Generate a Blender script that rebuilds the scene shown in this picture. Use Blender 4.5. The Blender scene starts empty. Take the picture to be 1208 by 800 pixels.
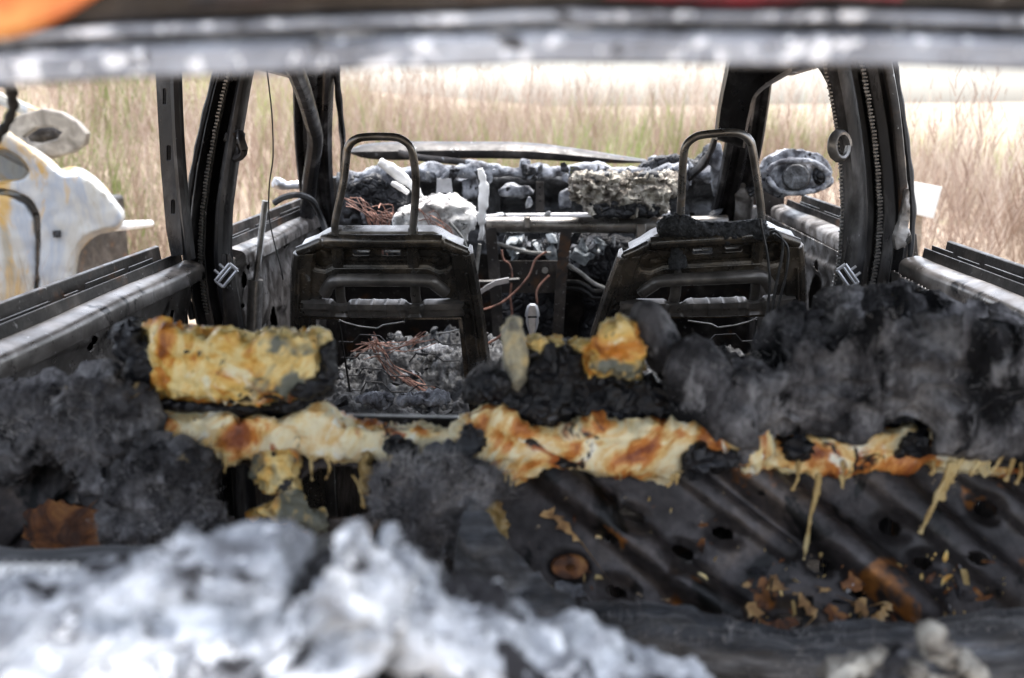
import bpy, bmesh, math, random
import numpy as np
from mathutils import Vector, Matrix, Euler

random.seed(7)
rng = np.random.default_rng(7)
scene = bpy.context.scene
col = scene.collection
rad = math.radians

# ------------------------------------------------------------------ camera
CAM = np.array([0.0, 0.0, 1.35])
PITCH, YAW, ROLL, FPX = rad(12.91), rad(1.91), rad(-0.6), 1200.0
RM = Euler((0, 0, YAW)).to_matrix() @ Euler((math.pi / 2 - PITCH, 0, 0)).to_matrix() @ Euler((0, 0, ROLL)).to_matrix()
RN = np.array(RM)
cd = bpy.data.cameras.new('camera')
cd.sensor_width = 36.0
cd.lens = 36.0 * FPX / 1208.0
cd.clip_start = 0.02
cd.clip_end = 3000
cd.dof.use_dof = True
cd.dof.focus_distance = 1.80
cd.dof.aperture_fstop = 4.3
cam = bpy.data.objects.new('camera', cd)
cam.matrix_world = Matrix.Translation(Vector(CAM)) @ RM.to_4x4()
col.objects.link(cam)
scene.camera = cam

# ------------------------------------------------------------------ world, sun, exposure
SUN_EL, SUN_AZ = 74.0, 28.0        # azimuth clockwise from +y (ahead of the car)
w = bpy.data.worlds.new('World')
scene.world = w
w.use_nodes = True
nt = w.node_tree
nt.nodes.clear()
sky = nt.nodes.new('ShaderNodeTexSky')
sky.sky_type = 'NISHITA'
sky.sun_disc = False
sky.sun_elevation = rad(SUN_EL)
sky.sun_rotation = rad(SUN_AZ)
sky.air_density = 1.0
sky.dust_density = 3.0
sky.ozone_density = 1.0
hs = nt.nodes.new('ShaderNodeHueSaturation')
hs.inputs['Saturation'].default_value = 0.45
bg = nt.nodes.new('ShaderNodeBackground')
bg.inputs['Strength'].default_value = 0.15
wo = nt.nodes.new('ShaderNodeOutputWorld')
nt.links.new(sky.outputs[0], hs.inputs['Color'])
nt.links.new(hs.outputs[0], bg.inputs[0])
nt.links.new(bg.outputs[0], wo.inputs[0])
sl = bpy.data.lights.new('sun', 'SUN')
sl.energy = 1.4
sl.angle = rad(30)
sl.color = (1.0, 0.97, 0.93)
so = bpy.data.objects.new('sun', sl)
_d = Vector((math.sin(rad(SUN_AZ)) * math.cos(rad(SUN_EL)), math.cos(rad(SUN_AZ)) * math.cos(rad(SUN_EL)), math.sin(rad(SUN_EL))))
so.rotation_euler = _d.to_track_quat('Z', 'Y').to_euler()
so.location = _d * 30
col.objects.link(so)
scene.view_settings.view_transform = 'Standard'
scene.view_settings.look = 'None'
scene.view_settings.gamma = 1.0
scene.view_settings.exposure = 2.25
scene.render.engine = 'CYCLES'
scene.cycles.use_denoising = True
scene.cycles.max_bounces = 6
scene.cycles.diffuse_bounces = 4
scene.cycles.glossy_bounces = 3

# ------------------------------------------------------------------ helpers
def ray(px, py):
    return RN @ np.array([(px - 604.0) / FPX, -(py - 400.0) / FPX, -1.0])

def U(px, py, X=None, Y=None, Z=None, plane=None):
    """point of the place seen at a photo position, on a plane of the car's own axes"""
    d = ray(px, py)
    if plane is not None:
        p0, n = np.array(plane[0]), np.array(plane[1])
        t = np.dot(p0 - CAM, n) / np.dot(d, n)
    elif X is not None: t = (X - CAM[0]) / d[0]
    elif Y is not None: t = (Y - CAM[1]) / d[1]
    else: t = (Z - CAM[2]) / d[2]
    return CAM + d * t

def UL(pts, **k):
    return [U(a, b, **k) for a, b in pts]

def _hash(ix, iy, iz, seed):
    h = (ix * 374761393 + iy * 668265263 + iz * 2147483647 + seed * 1274126177) & 0xFFFFFFFF
    h = ((h ^ (h >> 13)) * 1274126177) & 0xFFFFFFFF
    h = (h ^ (h >> 16)) & 0xFFFFFFFF
    return h / 4294967295.0

def vnoise(p, seed=0):
    p = np.asarray(p, dtype=np.float64)
    i = np.floor(p).astype(np.int64); f = p - i
    f = f * f * f * (f * (f * 6 - 15) + 10)
    r = 0
    for dx in (0, 1):
        for dy in (0, 1):
            for dz in (0, 1):
                wgt = (f[:, 0] if dx else 1 - f[:, 0]) * (f[:, 1] if dy else 1 - f[:, 1]) * (f[:, 2] if dz else 1 - f[:, 2])
                r = r + wgt * _hash(i[:, 0] + dx, i[:, 1] + dy, i[:, 2] + dz, seed)
    return r * 2 - 1

def fbm(p, scale, octv=4, seed=0, ridged=False):
    p = np.asarray(p, dtype=np.float64) * scale
    a, s, r = 1.0, 0.0, 0
    for k in range(octv):
        n = vnoise(p, seed + k * 17)
        if ridged: n = 1 - 2 * np.abs(n)
        r = r + a * n; s += a
        p = p * 2.03 + 11.3; a *= 0.5
    return r / s

def smooth_all(me, angle=38):
    me.shade_smooth()
    me.set_sharp_from_angle(angle=rad(angle))

class MB:
    def __init__(s): s.v = []; s.f = []
    def add(s, verts, faces):
        b = len(s.v)
        s.v.extend([tuple(float(c) for c in q) for q in verts]); s.f.extend([tuple(i + b for i in q) for q in faces]); return s
    def loft(s, secs, closed=True, cap=True):
        n = len(secs[0]); vs = [q for sec in secs for q in sec]; fs = []
        for i in range(len(secs) - 1):
            for j in range(n if closed else n - 1):
                k = (j + 1) % n
                fs.append((i * n + j, i * n + k, (i + 1) * n + k, (i + 1) * n + j))
        if cap and closed:
            fs.append(tuple(range(n - 1, -1, -1))); fs.append(tuple((len(secs) - 1) * n + j for j in range(n)))
        return s.add(vs, fs)
    def tube(s, pts, r, n=8, flat=None, cap=True):
        P = [Vector([float(c) for c in q]) for q in pts]
        if not hasattr(r, '__len__'): r = [r] * len(P)
        T = []
        for i in range(len(P)):
            t = (P[min(i + 1, len(P) - 1)] - P[max(i - 1, 0)])
            T.append(t.normalized() if t.length > 1e-9 else Vector((0, 0, 1)))
        up = Vector((0, 1, 0)) if abs(T[0].y) < 0.8 else Vector((1, 0, 0))
        a = (up - T[0] * up.dot(T[0])).normalized()
        secs = []
        for i in range(len(P)):
            a = (a - T[i] * a.dot(T[i]))
            a = a.normalized() if a.length > 1e-6 else T[i].orthogonal().normalized()
            b = T[i].cross(a)
            ra, rb = (r[i], r[i]) if flat is None else (r[i] * flat, r[i])
            secs.append([P[i] + a * (ra * math.cos(2 * math.pi * k / n)) + b * (rb * math.sin(2 * math.pi * k / n)) for k in range(n)])
        return s.loft(secs, True, cap)
    def box(s, c, size, rot=None):
        c = Vector([float(q) for q in c]); h = Vector(size) * 0.5
        vs = [Vector((x * h.x, y * h.y, z * h.z)) for x in (-1, 1) for y in (-1, 1) for z in (-1, 1)]
        if rot is not None: vs = [rot @ q for q in vs]
        vs = [q + c for q in vs]
        return s.add(vs, [(0, 1, 3, 2), (4, 6, 7, 5), (0, 4, 5, 1), (2, 3, 7, 6), (0, 2, 6, 4), (1, 5, 7, 3)])
    def ball(s, c, r, nu=12, nv=8):
        if not hasattr(r, '__len__'): r = (r, r, r)
        vs = [(c[0], c[1], c[2] - r[2])]
        for i in range(1, nv):
            t = math.pi * i / nv
            for j in range(nu):
                q = 2 * math.pi * j / nu
                vs.append((c[0] + r[0] * math.sin(t) * math.cos(q), c[1] + r[1] * math.sin(t) * math.sin(q), c[2] - r[2] * math.cos(t)))
        vs.append((c[0], c[1], c[2] + r[2])); last = len(vs) - 1
        fs = [(0, 1 + (j + 1) % nu, 1 + j) for j in range(nu)]
        for i in range(nv - 2):
            for j in range(nu):
                a, b = 1 + i * nu + j, 1 + i * nu + (j + 1) % nu
                fs.append((a, b, b + nu, a + nu))
        o = 1 + (nv - 2) * nu
        fs += [(o + j, o + (j + 1) % nu, last) for j in range(nu)]
        return s.add(vs, fs)
    def prism(s, poly, y0, y1, k=1.0):
        """outline given as world points on a plane y=y0, pushed back to y1"""
        n = len(poly)
        c = np.mean(np.array(poly), axis=0)
        vs = [(q[0], y0, q[2]) for q in poly] + [(c[0] + (q[0] - c[0]) * k, y1, c[2] + (q[2] - c[2]) * k) for q in poly]
        fs = [tuple(range(n)), tuple(range(2 * n - 1, n - 1, -1))] + [(j, (j + 1) % n, n + (j + 1) % n, n + j) for j in range(n)]
        fs = [tuple(reversed(q)) for q in fs]
        return s.add(vs, fs)
    def mesh(s, name='m'):
        me = bpy.data.meshes.new(name); me.from_pydata(s.v, [], s.f); me.update()
        bm = bmesh.new(); bm.from_mesh(me); bmesh.ops.recalc_face_normals(bm, faces=bm.faces); bm.to_mesh(me); bm.free()
        return me

def put(name, me, mat, parent=None, bevel=0.0, solid=0.0, angle=38):
    if isinstance(me, MB): me = me.mesh(name)
    smooth_all(me, angle)
    if mat is not None and not me.materials: me.materials.append(mat)
    o = bpy.data.objects.new(name, me); col.objects.link(o)
    if parent is not None:
        o.parent = parent
        if parent.type == 'EMPTY': o.matrix_parent_inverse = Matrix.Translation(-parent.location)
    if solid:
        m = o.modifiers.new('solid', 'SOLIDIFY'); m.thickness = solid; m.offset = 0
    if bevel:
        m = o.modifiers.new('bevel', 'BEVEL'); m.width = bevel; m.segments = 2; m.limit_method = 'ANGLE'; m.angle_limit = rad(40)
    return o

def tag(o, label, cat=None, group=None, kind=None):
    if label: o['label'] = label
    if cat: o['category'] = cat
    if group: o['group'] = group
    if kind: o['kind'] = kind
    return o

def thing(name, label, cat, loc=(0, 0, 0), group=None):
    o = bpy.data.objects.new(name, None); o.empty_display_size = 0.1
    o.location = loc; col.objects.link(o); o['label'] = label; o['category'] = cat
    if group: o['group'] = group
    return o

def organic(name, mb, mat, parent=None, voxel=0.006, iters=4, disp=(), seed=1, up=None):
    me = mb.mesh('tmp'); o = bpy.data.objects.new('tmp', me); col.objects.link(o)
    m = o.modifiers.new('r', 'REMESH'); m.mode = 'VOXEL'; m.voxel_size = voxel
    if iters:
        k = o.modifiers.new('s', 'SMOOTH'); k.iterations = iters; k.factor = 0.5
    dg = bpy.context.evaluated_depsgraph_get(); dg.update()
    res = bpy.data.meshes.new_from_object(o.evaluated_get(dg))
    bpy.data.objects.remove(o); bpy.data.meshes.remove(me)
    n = len(res.vertices); co = np.empty(n * 3); res.vertices.foreach_get('co', co); co = co.reshape(-1, 3)
    no = np.array([q.vector[:] for q in res.vertex_normals]) if n else co
    d = np.zeros(n)
    for i, (sc, amp, *ri) in enumerate(disp):
        q = fbm(co, sc, 4, seed + i * 31, bool(ri and ri[0])); d += amp * (q - q.mean() + 0.05)
    if n:
        co = co + no * d[:, None]
        res.vertices.foreach_set('co', co.ravel())
    res.name = name; res.materials.clear()
    ob = put(name, res, mat, parent, angle=75)
    return ob

def pxsheet(x0, x1, y0, y1, step, mat_, name, parent, where, height=None, hole=None, thick=0.0015, wob=0.0, nrm=(0, -1, 0)):
    """pressed sheet: grid of photo positions laid on a plane, pressed along its normal, with openings"""
    nx, ny = int((x1 - x0) / step) + 1, int((y1 - y0) / step) + 1
    gx, gy = np.meshgrid(np.linspace(x0, x1, nx), np.linspace(y0, y1, ny))
    gx, gy = gx.ravel(), gy.ravel()
    D = (RN @ np.stack([(gx - 604) / FPX, -(gy - 400) / FPX, -np.ones_like(gx)])).T
    p0, n = np.array(where[0], float), np.array(where[1], float)
    t = ((p0 - CAM) @ n) / (D @ n)
    P = CAM + D * t[:, None]
    nn = n / np.linalg.norm(n)
    if np.dot(nn, CAM - P.mean(0)) < 0: nn = -nn
    h = np.zeros(len(gx))
    if height is not None: h = h + height(gx, gy)
    if wob: h = h + wob * fbm(P, 9.0, 4, 3)
    P = P + nn * h[:, None]
    idx = np.arange(nx * ny).reshape(ny, nx)
    q = np.stack([idx[:-1, :-1].ravel(), idx[1:, :-1].ravel(), idx[1:, 1:].ravel(), idx[:-1, 1:].ravel()], 1)
    if hole is not None:
        cx, cy = gx[q].mean(1), gy[q].mean(1)
        q = q[~hole(cx, cy)]
    used = np.unique(q); mp = -np.ones(nx * ny, int); mp[used] = np.arange(len(used))
    me = bpy.data.meshes.new(name); me.from_pydata(P[used].tolist(), [], mp[q].tolist()); me.update()
    return put(name, me, mat_, parent, solid=thick, angle=60)

def plate(name, outer, holes, mat_, parent, thick=0.004, plane=None, Y=None, bevel=0.0012, rnd=0.0):
    """flat pressed plate with real openings, outline in photo positions laid on a plane"""
    if plane is None: plane = ((0, Y, 0), (0, 1, 0))
    n = Vector(plane[1]).normalized()
    ax = (Vector((1, 0, 0)) - n * n.x).normalized(); az = ax.cross(n)
    if az.z < 0: az = -az
    org = Vector(plane[0])
    cu = bpy.data.curves.new(name, 'CURVE'); cu.dimensions = '2D'; cu.fill_mode = 'BOTH'
    cu.extrude = thick / 2; cu.bevel_depth = bevel; cu.bevel_resolution = 1
    for lp in [outer] + list(holes):
        P = [Vector(U(a, b, plane=plane)) - org for a, b in lp]
        sp = cu.splines.new('POLY'); sp.points.add(len(P) - 1); sp.use_cyclic_u = True
        for k, q in enumerate(P): sp.points[k].co = (q.dot(ax), q.dot(az), 0, 1)
    o = bpy.data.objects.new('tmp', cu); col.objects.link(o)
    dg = bpy.context.evaluated_depsgraph_get(); dg.update()
    me = bpy.data.meshes.new_from_object(o.evaluated_get(dg)); bpy.data.objects.remove(o)
    zz = ax.cross(az)
    me.transform(Matrix(((ax.x, az.x, zz.x, org.x), (ax.y, az.y, zz.y, org.y), (ax.z, az.z, zz.z, org.z), (0, 0, 0, 1))))
    me.materials.clear()
    return put(name, me, mat_, parent)

def rrect(x0, y0, x1, y1, r, n=4):
    P = []
    for cx, cy, a0 in ((x1 - r, y0 + r, -90), (x1 - r, y1 - r, 0), (x0 + r, y1 - r, 90), (x0 + r, y0 + r, 180)):
        for k in range(n + 1):
            a = rad(a0 + 90 * k / n); P.append((cx + r * math.cos(a), cy + r * math.sin(a)))
    return P

def spline(pts, n=6):
    """Catmull-Rom through points"""
    P = [np.array(q, float) for q in pts]; out = []
    for i in range(len(P) - 1):
        a, b, c, d = P[max(i - 1, 0)], P[i], P[i + 1], P[min(i + 2, len(P) - 1)]
        for k in range(n):
            t = k / n
            out.append(0.5 * (2 * b + (c - a) * t + (2 * a - 5 * b + 4 * c - d) * t * t + (3 * b - a - 3 * c + d) * t ** 3))
    out.append(P[-1]); return out

def fibres(name, src, n, length, width, mat_, parent, seed=3, updir=0.3, region=None):
    """short singed fibres standing on a surface"""
    r = np.random.default_rng(seed)
    me = src.data; me.calc_loop_triangles()
    nv = len(me.vertices); co = np.empty(nv * 3); me.vertices.foreach_get('co', co); co = co.reshape(-1, 3)
    tri = np.empty(len(me.loop_triangles) * 3, int); me.loop_triangles.foreach_get('vertices', tri); tri = tri.reshape(-1, 3)
    A, B, C = co[tri[:, 0]], co[tri[:, 1]], co[tri[:, 2]]
    N = np.cross(B - A, C - A); ar = np.linalg.norm(N, axis=1) + 1e-12; N = N / ar[:, None]
    wt = ar * (0.35 + np.clip(-N[:, 1] + N[:, 2], 0, 2))
    pick = r.choice(len(tri), n, p=wt / wt.sum())
    u, v = r.random(n), r.random(n); m = u + v > 1; u[m], v[m] = 1 - u[m], 1 - v[m]
    p = A[pick] + (B - A)[pick] * u[:, None] + (C - A)[pick] * v[:, None]
    d = N[pick] + r.normal(0, 0.55, (n, 3)) + np.array([0, 0, updir]); d /= np.linalg.norm(d, axis=1)[:, None]
    cl = fbm(p, 30, 2, seed)
    L = length * (0.35 + 0.7 * r.random(n) + 1.6 * r.random(n) ** 8) * np.clip(0.75 + 1.1 * cl, 0.25, 1.8)
    b1 = p + d * (L * 0.5)[:, None] + r.normal(0, 0.12, (n, 3)) * L[:, None]
    b2 = p + d * (L * 0.85)[:, None] + r.normal(0, 0.28, (n, 3)) * L[:, None]
    s = np.cross(d, r.normal(0, 1, (n, 3))); s /= np.linalg.norm(s, axis=1)[:, None] + 1e-9; s *= width
    V = np.stack([p - s, p + s, b1 - s * .8, b1 + s * .8, b2], 1).reshape(-1, 3)
    i = np.arange(n) * 5
    F = np.concatenate([np.stack([i, i + 1, i + 3], 1), np.stack([i, i + 3, i + 2], 1), np.stack([i + 2, i + 3, i + 4], 1)])
    m2 = bpy.data.meshes.new(name); m2.from_pydata(V.tolist(), [], F.tolist()); m2.materials.append(mat_)
    o = bpy.data.objects.new(name, m2); col.objects.link(o); o.parent = parent; o['kind'] = 'stuff'
    if parent.type == 'EMPTY': o.matrix_parent_inverse = Matrix.Translation(-parent.location)
    return o

# ------------------------------------------------------------------ materials
MATS = {}
def mat(name, stops, scale=8.0, detail=6.0, rough=(0.5, 0.8), metal=0.0, bump=0.3, bscale=60.0, bdist=0.003,
        spots=None, stretch=(1, 1, 1), distort=0.3, spec=0.5, crack=None, fine=None, sheen=0.0, trans=0.0):
    m = bpy.data.materials.new(name); m.use_nodes = True; t = m.node_tree; N, Lk = t.nodes, t.links
    b = N['Principled BSDF']
    tc = N.new('ShaderNodeTexCoord'); mp = N.new('ShaderNodeMapping'); mp.inputs['Scale'].default_value = stretch
    Lk.new(tc.outputs['Object'], mp.inputs[0])
    def noise(sc, det=6.0, dis=0.0, rgh=0.6):
        n = N.new('ShaderNodeTexNoise'); n.inputs['Scale'].default_value = sc; n.inputs['Detail'].default_value = det
        n.inputs['Distortion'].default_value = dis; n.inputs['Roughness'].default_value = rgh
        Lk.new(mp.outputs[0], n.inputs['Vector']); return n
    n1 = noise(scale, detail, distort)
    r = N.new('ShaderNodeValToRGB'); el = r.color_ramp.elements
    while len(el) < len(stops): el.new(0.5)
    for e, (p, c) in zip(el, stops): e.position = p; e.color = (*c, 1)
    Lk.new(n1.outputs[0], r.inputs[0]); c = r.outputs[0]
    def layer(c, colr, sc, thr, soft, det=4.0, dis=0.5):
        n = noise(sc, det, dis); q = N.new('ShaderNodeMapRange'); q.inputs[1].default_value = thr; q.inputs[2].default_value = thr + soft
        Lk.new(n.outputs[0], q.inputs[0]); mx = N.new('ShaderNodeMix'); mx.data_type = 'RGBA'
        Lk.new(q.outputs[0], mx.inputs[0]); Lk.new(c, mx.inputs[6]); mx.inputs[7].default_value = (*colr, 1); return mx.outputs[2]
    for sp in (spots or []): c = layer(c, *sp)
    if fine:
        n = noise(fine[0], 3.0); q = N.new('ShaderNodeMapRange'); q.inputs[1].default_value = 0.25; q.inputs[2].default_value = 0.75
        q.inputs[3].default_value = 1 - fine[1]; q.inputs[4].default_value = 1 + fine[1]
        Lk.new(n.outputs[0], q.inputs[0]); vm = N.new('ShaderNodeVectorMath'); vm.operation = 'SCALE'
        Lk.new(c, vm.inputs[0]); Lk.new(q.outputs[0], vm.inputs['Scale']); c = vm.outputs[0]
    Lk.new(c, b.inputs['Base Color'])
    n3 = noise(scale * 2.3, 4.0); q = N.new('ShaderNodeMapRange'); q.inputs[1].default_value = 0.3; q.inputs[2].default_value = 0.7
    q.inputs[3].default_value, q.inputs[4].default_value = rough
    Lk.new(n3.outputs[0], q.inputs[0]); Lk.new(q.outputs[0], b.inputs['Roughness'])
    b.inputs['Metallic'].default_value = metal; b.inputs['Specular IOR Level'].default_value = spec
    if sheen: b.inputs['Sheen Weight'].default_value = sheen
    if bump:
        n4 = noise(bscale, 5.0, 0.2); src = n4.outputs[0]
        if crack:
            v = N.new('ShaderNodeTexVoronoi'); v.feature = 'DISTANCE_TO_EDGE'; v.inputs['Scale'].default_value = crack
            mp2 = N.new('ShaderNodeVectorMath'); mp2.operation = 'ADD'
            n5 = noise(crack * 0.7, 2.0); Lk.new(mp.outputs[0], mp2.inputs[0]); 
            sc5 = N.new('ShaderNodeVectorMath'); sc5.operation = 'SCALE'; sc5.inputs['Scale'].default_value = 0.03
            Lk.new(n5.outputs['Color'], sc5.inputs[0]); Lk.new(sc5.outputs[0], mp2.inputs[1])
            Lk.new(mp2.outputs[0], v.inputs['Vector'])
            q2 = N.new('ShaderNodeMapRange'); q2.inputs[2].default_value = 0.25; Lk.new(v.outputs['Distance'], q2.inputs[0])
            ad = N.new('ShaderNodeMath'); ad.operation = 'ADD'; Lk.new(q2.outputs[0], ad.inputs[0]); Lk.new(src, ad.inputs[1]); src = ad.outputs[0]
        bp = N.new('ShaderNodeBump'); bp.inputs['Strength'].default_value = bump; bp.inputs['Distance'].default_value = bdist
        Lk.new(src, bp.inputs['Height']); Lk.new(bp.outputs[0], b.inputs['Normal'])
    MATS[name] = m; return m

K = (0.006, 0.006, 0.007)
soot = mat('soot_steel', [(0.3, (0.010, 0.009, 0.009)), (0.5, (0.024, 0.021, 0.020)), (0.62, (0.055, 0.048, 0.044)), (0.78, (0.14, 0.13, 0.125))],
           14, rough=(0.28, 0.6), metal=0.35, bump=0.35, bscale=120, bdist=0.0015, spots=[((0.28, 0.28, 0.29), 70, 0.64, 0.08), ((0.11, 0.05, 0.02), 9, 0.6, 0.12)])
seatm = mat('seat_steel', [(0.3, (0.022, 0.019, 0.016)), (0.48, (0.050, 0.043, 0.036)), (0.6, (0.10, 0.078, 0.056)), (0.75, (0.19, 0.16, 0.13))],
            16, rough=(0.14, 0.36), metal=0.5, bump=0.2, bscale=150, bdist=0.001, spec=0.9, spots=[((0.2, 0.19, 0.18), 55, 0.66, 0.06)])
doorm = mat('door_steel', [(0.28, (0.03, 0.027, 0.025)), (0.44, (0.085, 0.077, 0.072)), (0.55, (0.16, 0.148, 0.142)), (0.70, (0.30, 0.29, 0.285))],
            9, rough=(0.22, 0.5), metal=0.5, bump=0.12, bscale=90, bdist=0.001, spots=[((0.4, 0.4, 0.41), 90, 0.67, 0.05), ((0.014, 0.012, 0.011), 16, 0.58, 0.06)], distort=0.6)
doorl = mat('door_steel_ashy', [(0.28, (0.025, 0.022, 0.02)), (0.42, (0.09, 0.08, 0.073)), (0.53, (0.21, 0.195, 0.185)), (0.68, (0.42, 0.41, 0.405))],
            14, rough=(0.25, 0.55), metal=0.4, bump=0.15, bscale=90, bdist=0.001, spots=[((0.02, 0.018, 0.016), 30, 0.6, 0.05), ((0.5, 0.5, 0.5), 8, 0.64, 0.04)], distort=0.9)
pillm = mat('pillar_steel', [(0.32, (0.008, 0.008, 0.009)), (0.5, (0.020, 0.019, 0.020)), (0.6, (0.065, 0.063, 0.065)), (0.72, (0.20, 0.198, 0.205))],
            14, rough=(0.22, 0.5), metal=0.45, bump=0.2, bscale=110, bdist=0.0015, stretch=(1, 1, 0.35), spots=[((0.3, 0.3, 0.31), 90, 0.68, 0.06)])
barem = mat('bare_steel', [(0.3, (0.09, 0.08, 0.07)), (0.5, (0.2, 0.187, 0.172)), (0.7, (0.36, 0.35, 0.34))], 18, rough=(0.22, 0.42), metal=0.8, bump=0.15, bscale=160, bdist=0.001,
            spots=[((0.18, 0.11, 0.04), 9, 0.62, 0.1), ((0.03, 0.025, 0.02), 30, 0.64, 0.08)])
zinc = mat('zinc_strip', [(0.3, (0.16, 0.15, 0.14)), (0.6, (0.32, 0.31, 0.3)), (0.8, (0.5, 0.5, 0.5))], 40, rough=(0.3, 0.5), metal=0.7, bump=0.1)
header_m = mat('rear_header_steel', [(0.25, (0.06, 0.062, 0.07)), (0.42, (0.16, 0.168, 0.19)), (0.56, (0.30, 0.315, 0.35)), (0.74, (0.46, 0.48, 0.52))],
               16, rough=(0.35, 0.6), metal=0.3, bump=0.4, bscale=80, spots=[((0.05, 0.048, 0.05), 60, 0.60, 0.05), ((0.8, 0.81, 0.84), 52, 0.575, 0.05, 4), ((0.8, 0.81, 0.84), 130, 0.64, 0.03, 3)])
redp = mat('scorched_red_lens', [(0.35, (0.03, 0.012, 0.014)), (0.5, (0.16, 0.016, 0.024)), (0.65, (0.26, 0.03, 0.04))], 30, rough=(0.3, 0.6), bump=0.2)
brownp = mat('sooty_brown_lens', [(0.35, (0.012, 0.010, 0.010)), (0.5, (0.035, 0.024, 0.022)), (0.65, (0.08, 0.05, 0.042))], 30, rough=(0.4, 0.7), bump=0.2)
orangep = mat('scorched_orange_paint', [(0.3, (0.45, 0.06, 0.03)), (0.42, (0.62, 0.18, 0.04)), (0.52, (0.72, 0.36, 0.10)), (0.62, (0.80, 0.58, 0.30)), (0.75, (0.70, 0.25, 0.06))], 9, rough=(0.4, 0.7), bump=0.2, distort=0.6)
char = mat('char_crust', [(0.3, (0.004, 0.004, 0.005)), (0.55, (0.013, 0.013, 0.016)), (0.75, (0.04, 0.042, 0.05))], 22, rough=(0.35, 0.7), bump=0.9, bscale=70, bdist=0.006, crack=38,
           spots=[((0.16, 0.17, 0.2), 45, 0.68, 0.08)])
charf = mat('char_fine', [(0.3, (0.005, 0.005, 0.005)), (0.55, (0.015, 0.015, 0.016)), (0.75, (0.05, 0.05, 0.055))], 60, rough=(0.4, 0.8), bump=1.0, bscale=260, bdist=0.004)
wadd = mat('charred_wadding', [(0.32, (0.008, 0.008, 0.009)), (0.42, (0.028, 0.027, 0.029)), (0.51, (0.085, 0.082, 0.087)), (0.64, (0.22, 0.215, 0.222))], 13, rough=(0.85, 1.0), bump=0.8, bscale=120, bdist=0.005,
           spots=[((0.20, 0.196, 0.204), 42, 0.56, 0.10, 6, 0.2), ((0.007, 0.007, 0.008), 18, 0.56, 0.06, 6, 0.2), ((0.32, 0.24, 0.12), 34, 0.68, 0.05)], distort=0.2, spec=0.15, fine=(160, 0.6), stretch=(1.0, 1.0, 0.55))  # pale and black blotches also paint the light and shade of folds
fibm = mat('singed_fibre', [(0.36, (0.025, 0.024, 0.025)), (0.47, (0.13, 0.125, 0.128)), (0.57, (0.36, 0.345, 0.34)), (0.7, (0.5, 0.48, 0.47))], 12, rough=(0.7, 0.9), bump=0, spec=0.2)
foam = mat('scorched_foam', [(0.26, (0.03, 0.014, 0.01)), (0.34, (0.30, 0.09, 0.02)), (0.41, (0.62, 0.24, 0.035)), (0.47, (0.78, 0.50, 0.13)), (0.55, (0.85, 0.69, 0.33)), (0.62, (0.78, 0.48, 0.12)), (0.70, (0.55, 0.2, 0.04)), (0.80, (0.16, 0.06, 0.02))],
           12, rough=(0.3, 0.6), bump=0.7, bscale=60, bdist=0.006, distort=1.2, spots=[((0.16, 0.165, 0.13), 8, 0.58, 0.05), ((0.88, 0.82, 0.6), 20, 0.60, 0.08, 5, 1.0), ((0.012, 0.012, 0.014), 15, 0.585, 0.03, 6, 1.2)])
foamg = mat('scorched_grey_foam', [(0.28, (0.05, 0.045, 0.04)), (0.42, (0.22, 0.21, 0.17)), (0.55, (0.45, 0.40, 0.27)), (0.68, (0.62, 0.46, 0.2))], 24, rough=(0.5, 0.8), bump=1.0, bscale=75, bdist=0.006, distort=1.0, fine=(180, 0.25))
foamr = mat('scorched_rail_foam', [(0.24, (0.03, 0.014, 0.01)), (0.35, (0.28, 0.07, 0.02)), (0.43, (0.60, 0.22, 0.045)), (0.48, (0.78, 0.52, 0.20)), (0.55, (0.88, 0.79, 0.54)), (0.63, (0.84, 0.66, 0.32)), (0.70, (0.55, 0.2, 0.05)), (0.80, (0.2, 0.06, 0.02))],
            13, rough=(0.3, 0.6), bump=0.7, bscale=60, bdist=0.006, distort=1.2, spots=[((0.42, 0.12, 0.03), 15, 0.585, 0.05, 4, 1.0), ((0.90, 0.86, 0.72), 22, 0.59, 0.06, 5, 1.0), ((0.015, 0.014, 0.015), 15, 0.585, 0.03, 6, 1.2)])
drip = mat('resin_drip', [(0.3, (0.25, 0.15, 0.05)), (0.5, (0.45, 0.32, 0.13)), (0.7, (0.6, 0.5, 0.27))], 30, rough=(0.3, 0.6), bump=0.4)
panelm = mat('seat_panel_steel', [(0.28, (0.014, 0.012, 0.012)), (0.42, (0.030, 0.026, 0.026)), (0.54, (0.052, 0.045, 0.045)), (0.66, (0.085, 0.068, 0.058)), (0.78, (0.14, 0.095, 0.06))], 8, rough=(0.3, 0.6), metal=0.45, bump=0.5, bscale=130, bdist=0.0015, fine=(90, 0.5),
             spots=[((0.004, 0.004, 0.004), 15, 0.56, 0.05), ((0.22, 0.085, 0.02), 13, 0.63, 0.05), ((0.34, 0.26, 0.16), 60, 0.68, 0.04)], distort=1.0)
ash = mat('white_ash', [(0.26, (0.05, 0.05, 0.055)), (0.38, (0.19, 0.195, 0.21)), (0.49, (0.33, 0.345, 0.37)), (0.60, (0.60, 0.615, 0.64))], 26, rough=(0.85, 1.0), bump=1.0, bscale=70, bdist=0.008, spec=0.2,
          spots=[((0.035, 0.033, 0.035), 15, 0.555, 0.05, 6), ((0.8, 0.81, 0.83), 60, 0.60, 0.04, 3), ((0.08, 0.08, 0.085), 75, 0.62, 0.04, 3)])  # dark blotches paint shaded hollows as well as burnt patches
ashg = mat('grey_ash', [(0.25, (0.02, 0.02, 0.022)), (0.42, (0.09, 0.09, 0.10)), (0.55, (0.26, 0.27, 0.29)), (0.7, (0.55, 0.56, 0.6))], 24, rough=(0.8, 1.0), bump=0.9, bscale=90, bdist=0.006, spec=0.2,
           spots=[((0.012, 0.012, 0.014), 30, 0.6, 0.06)])
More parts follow.
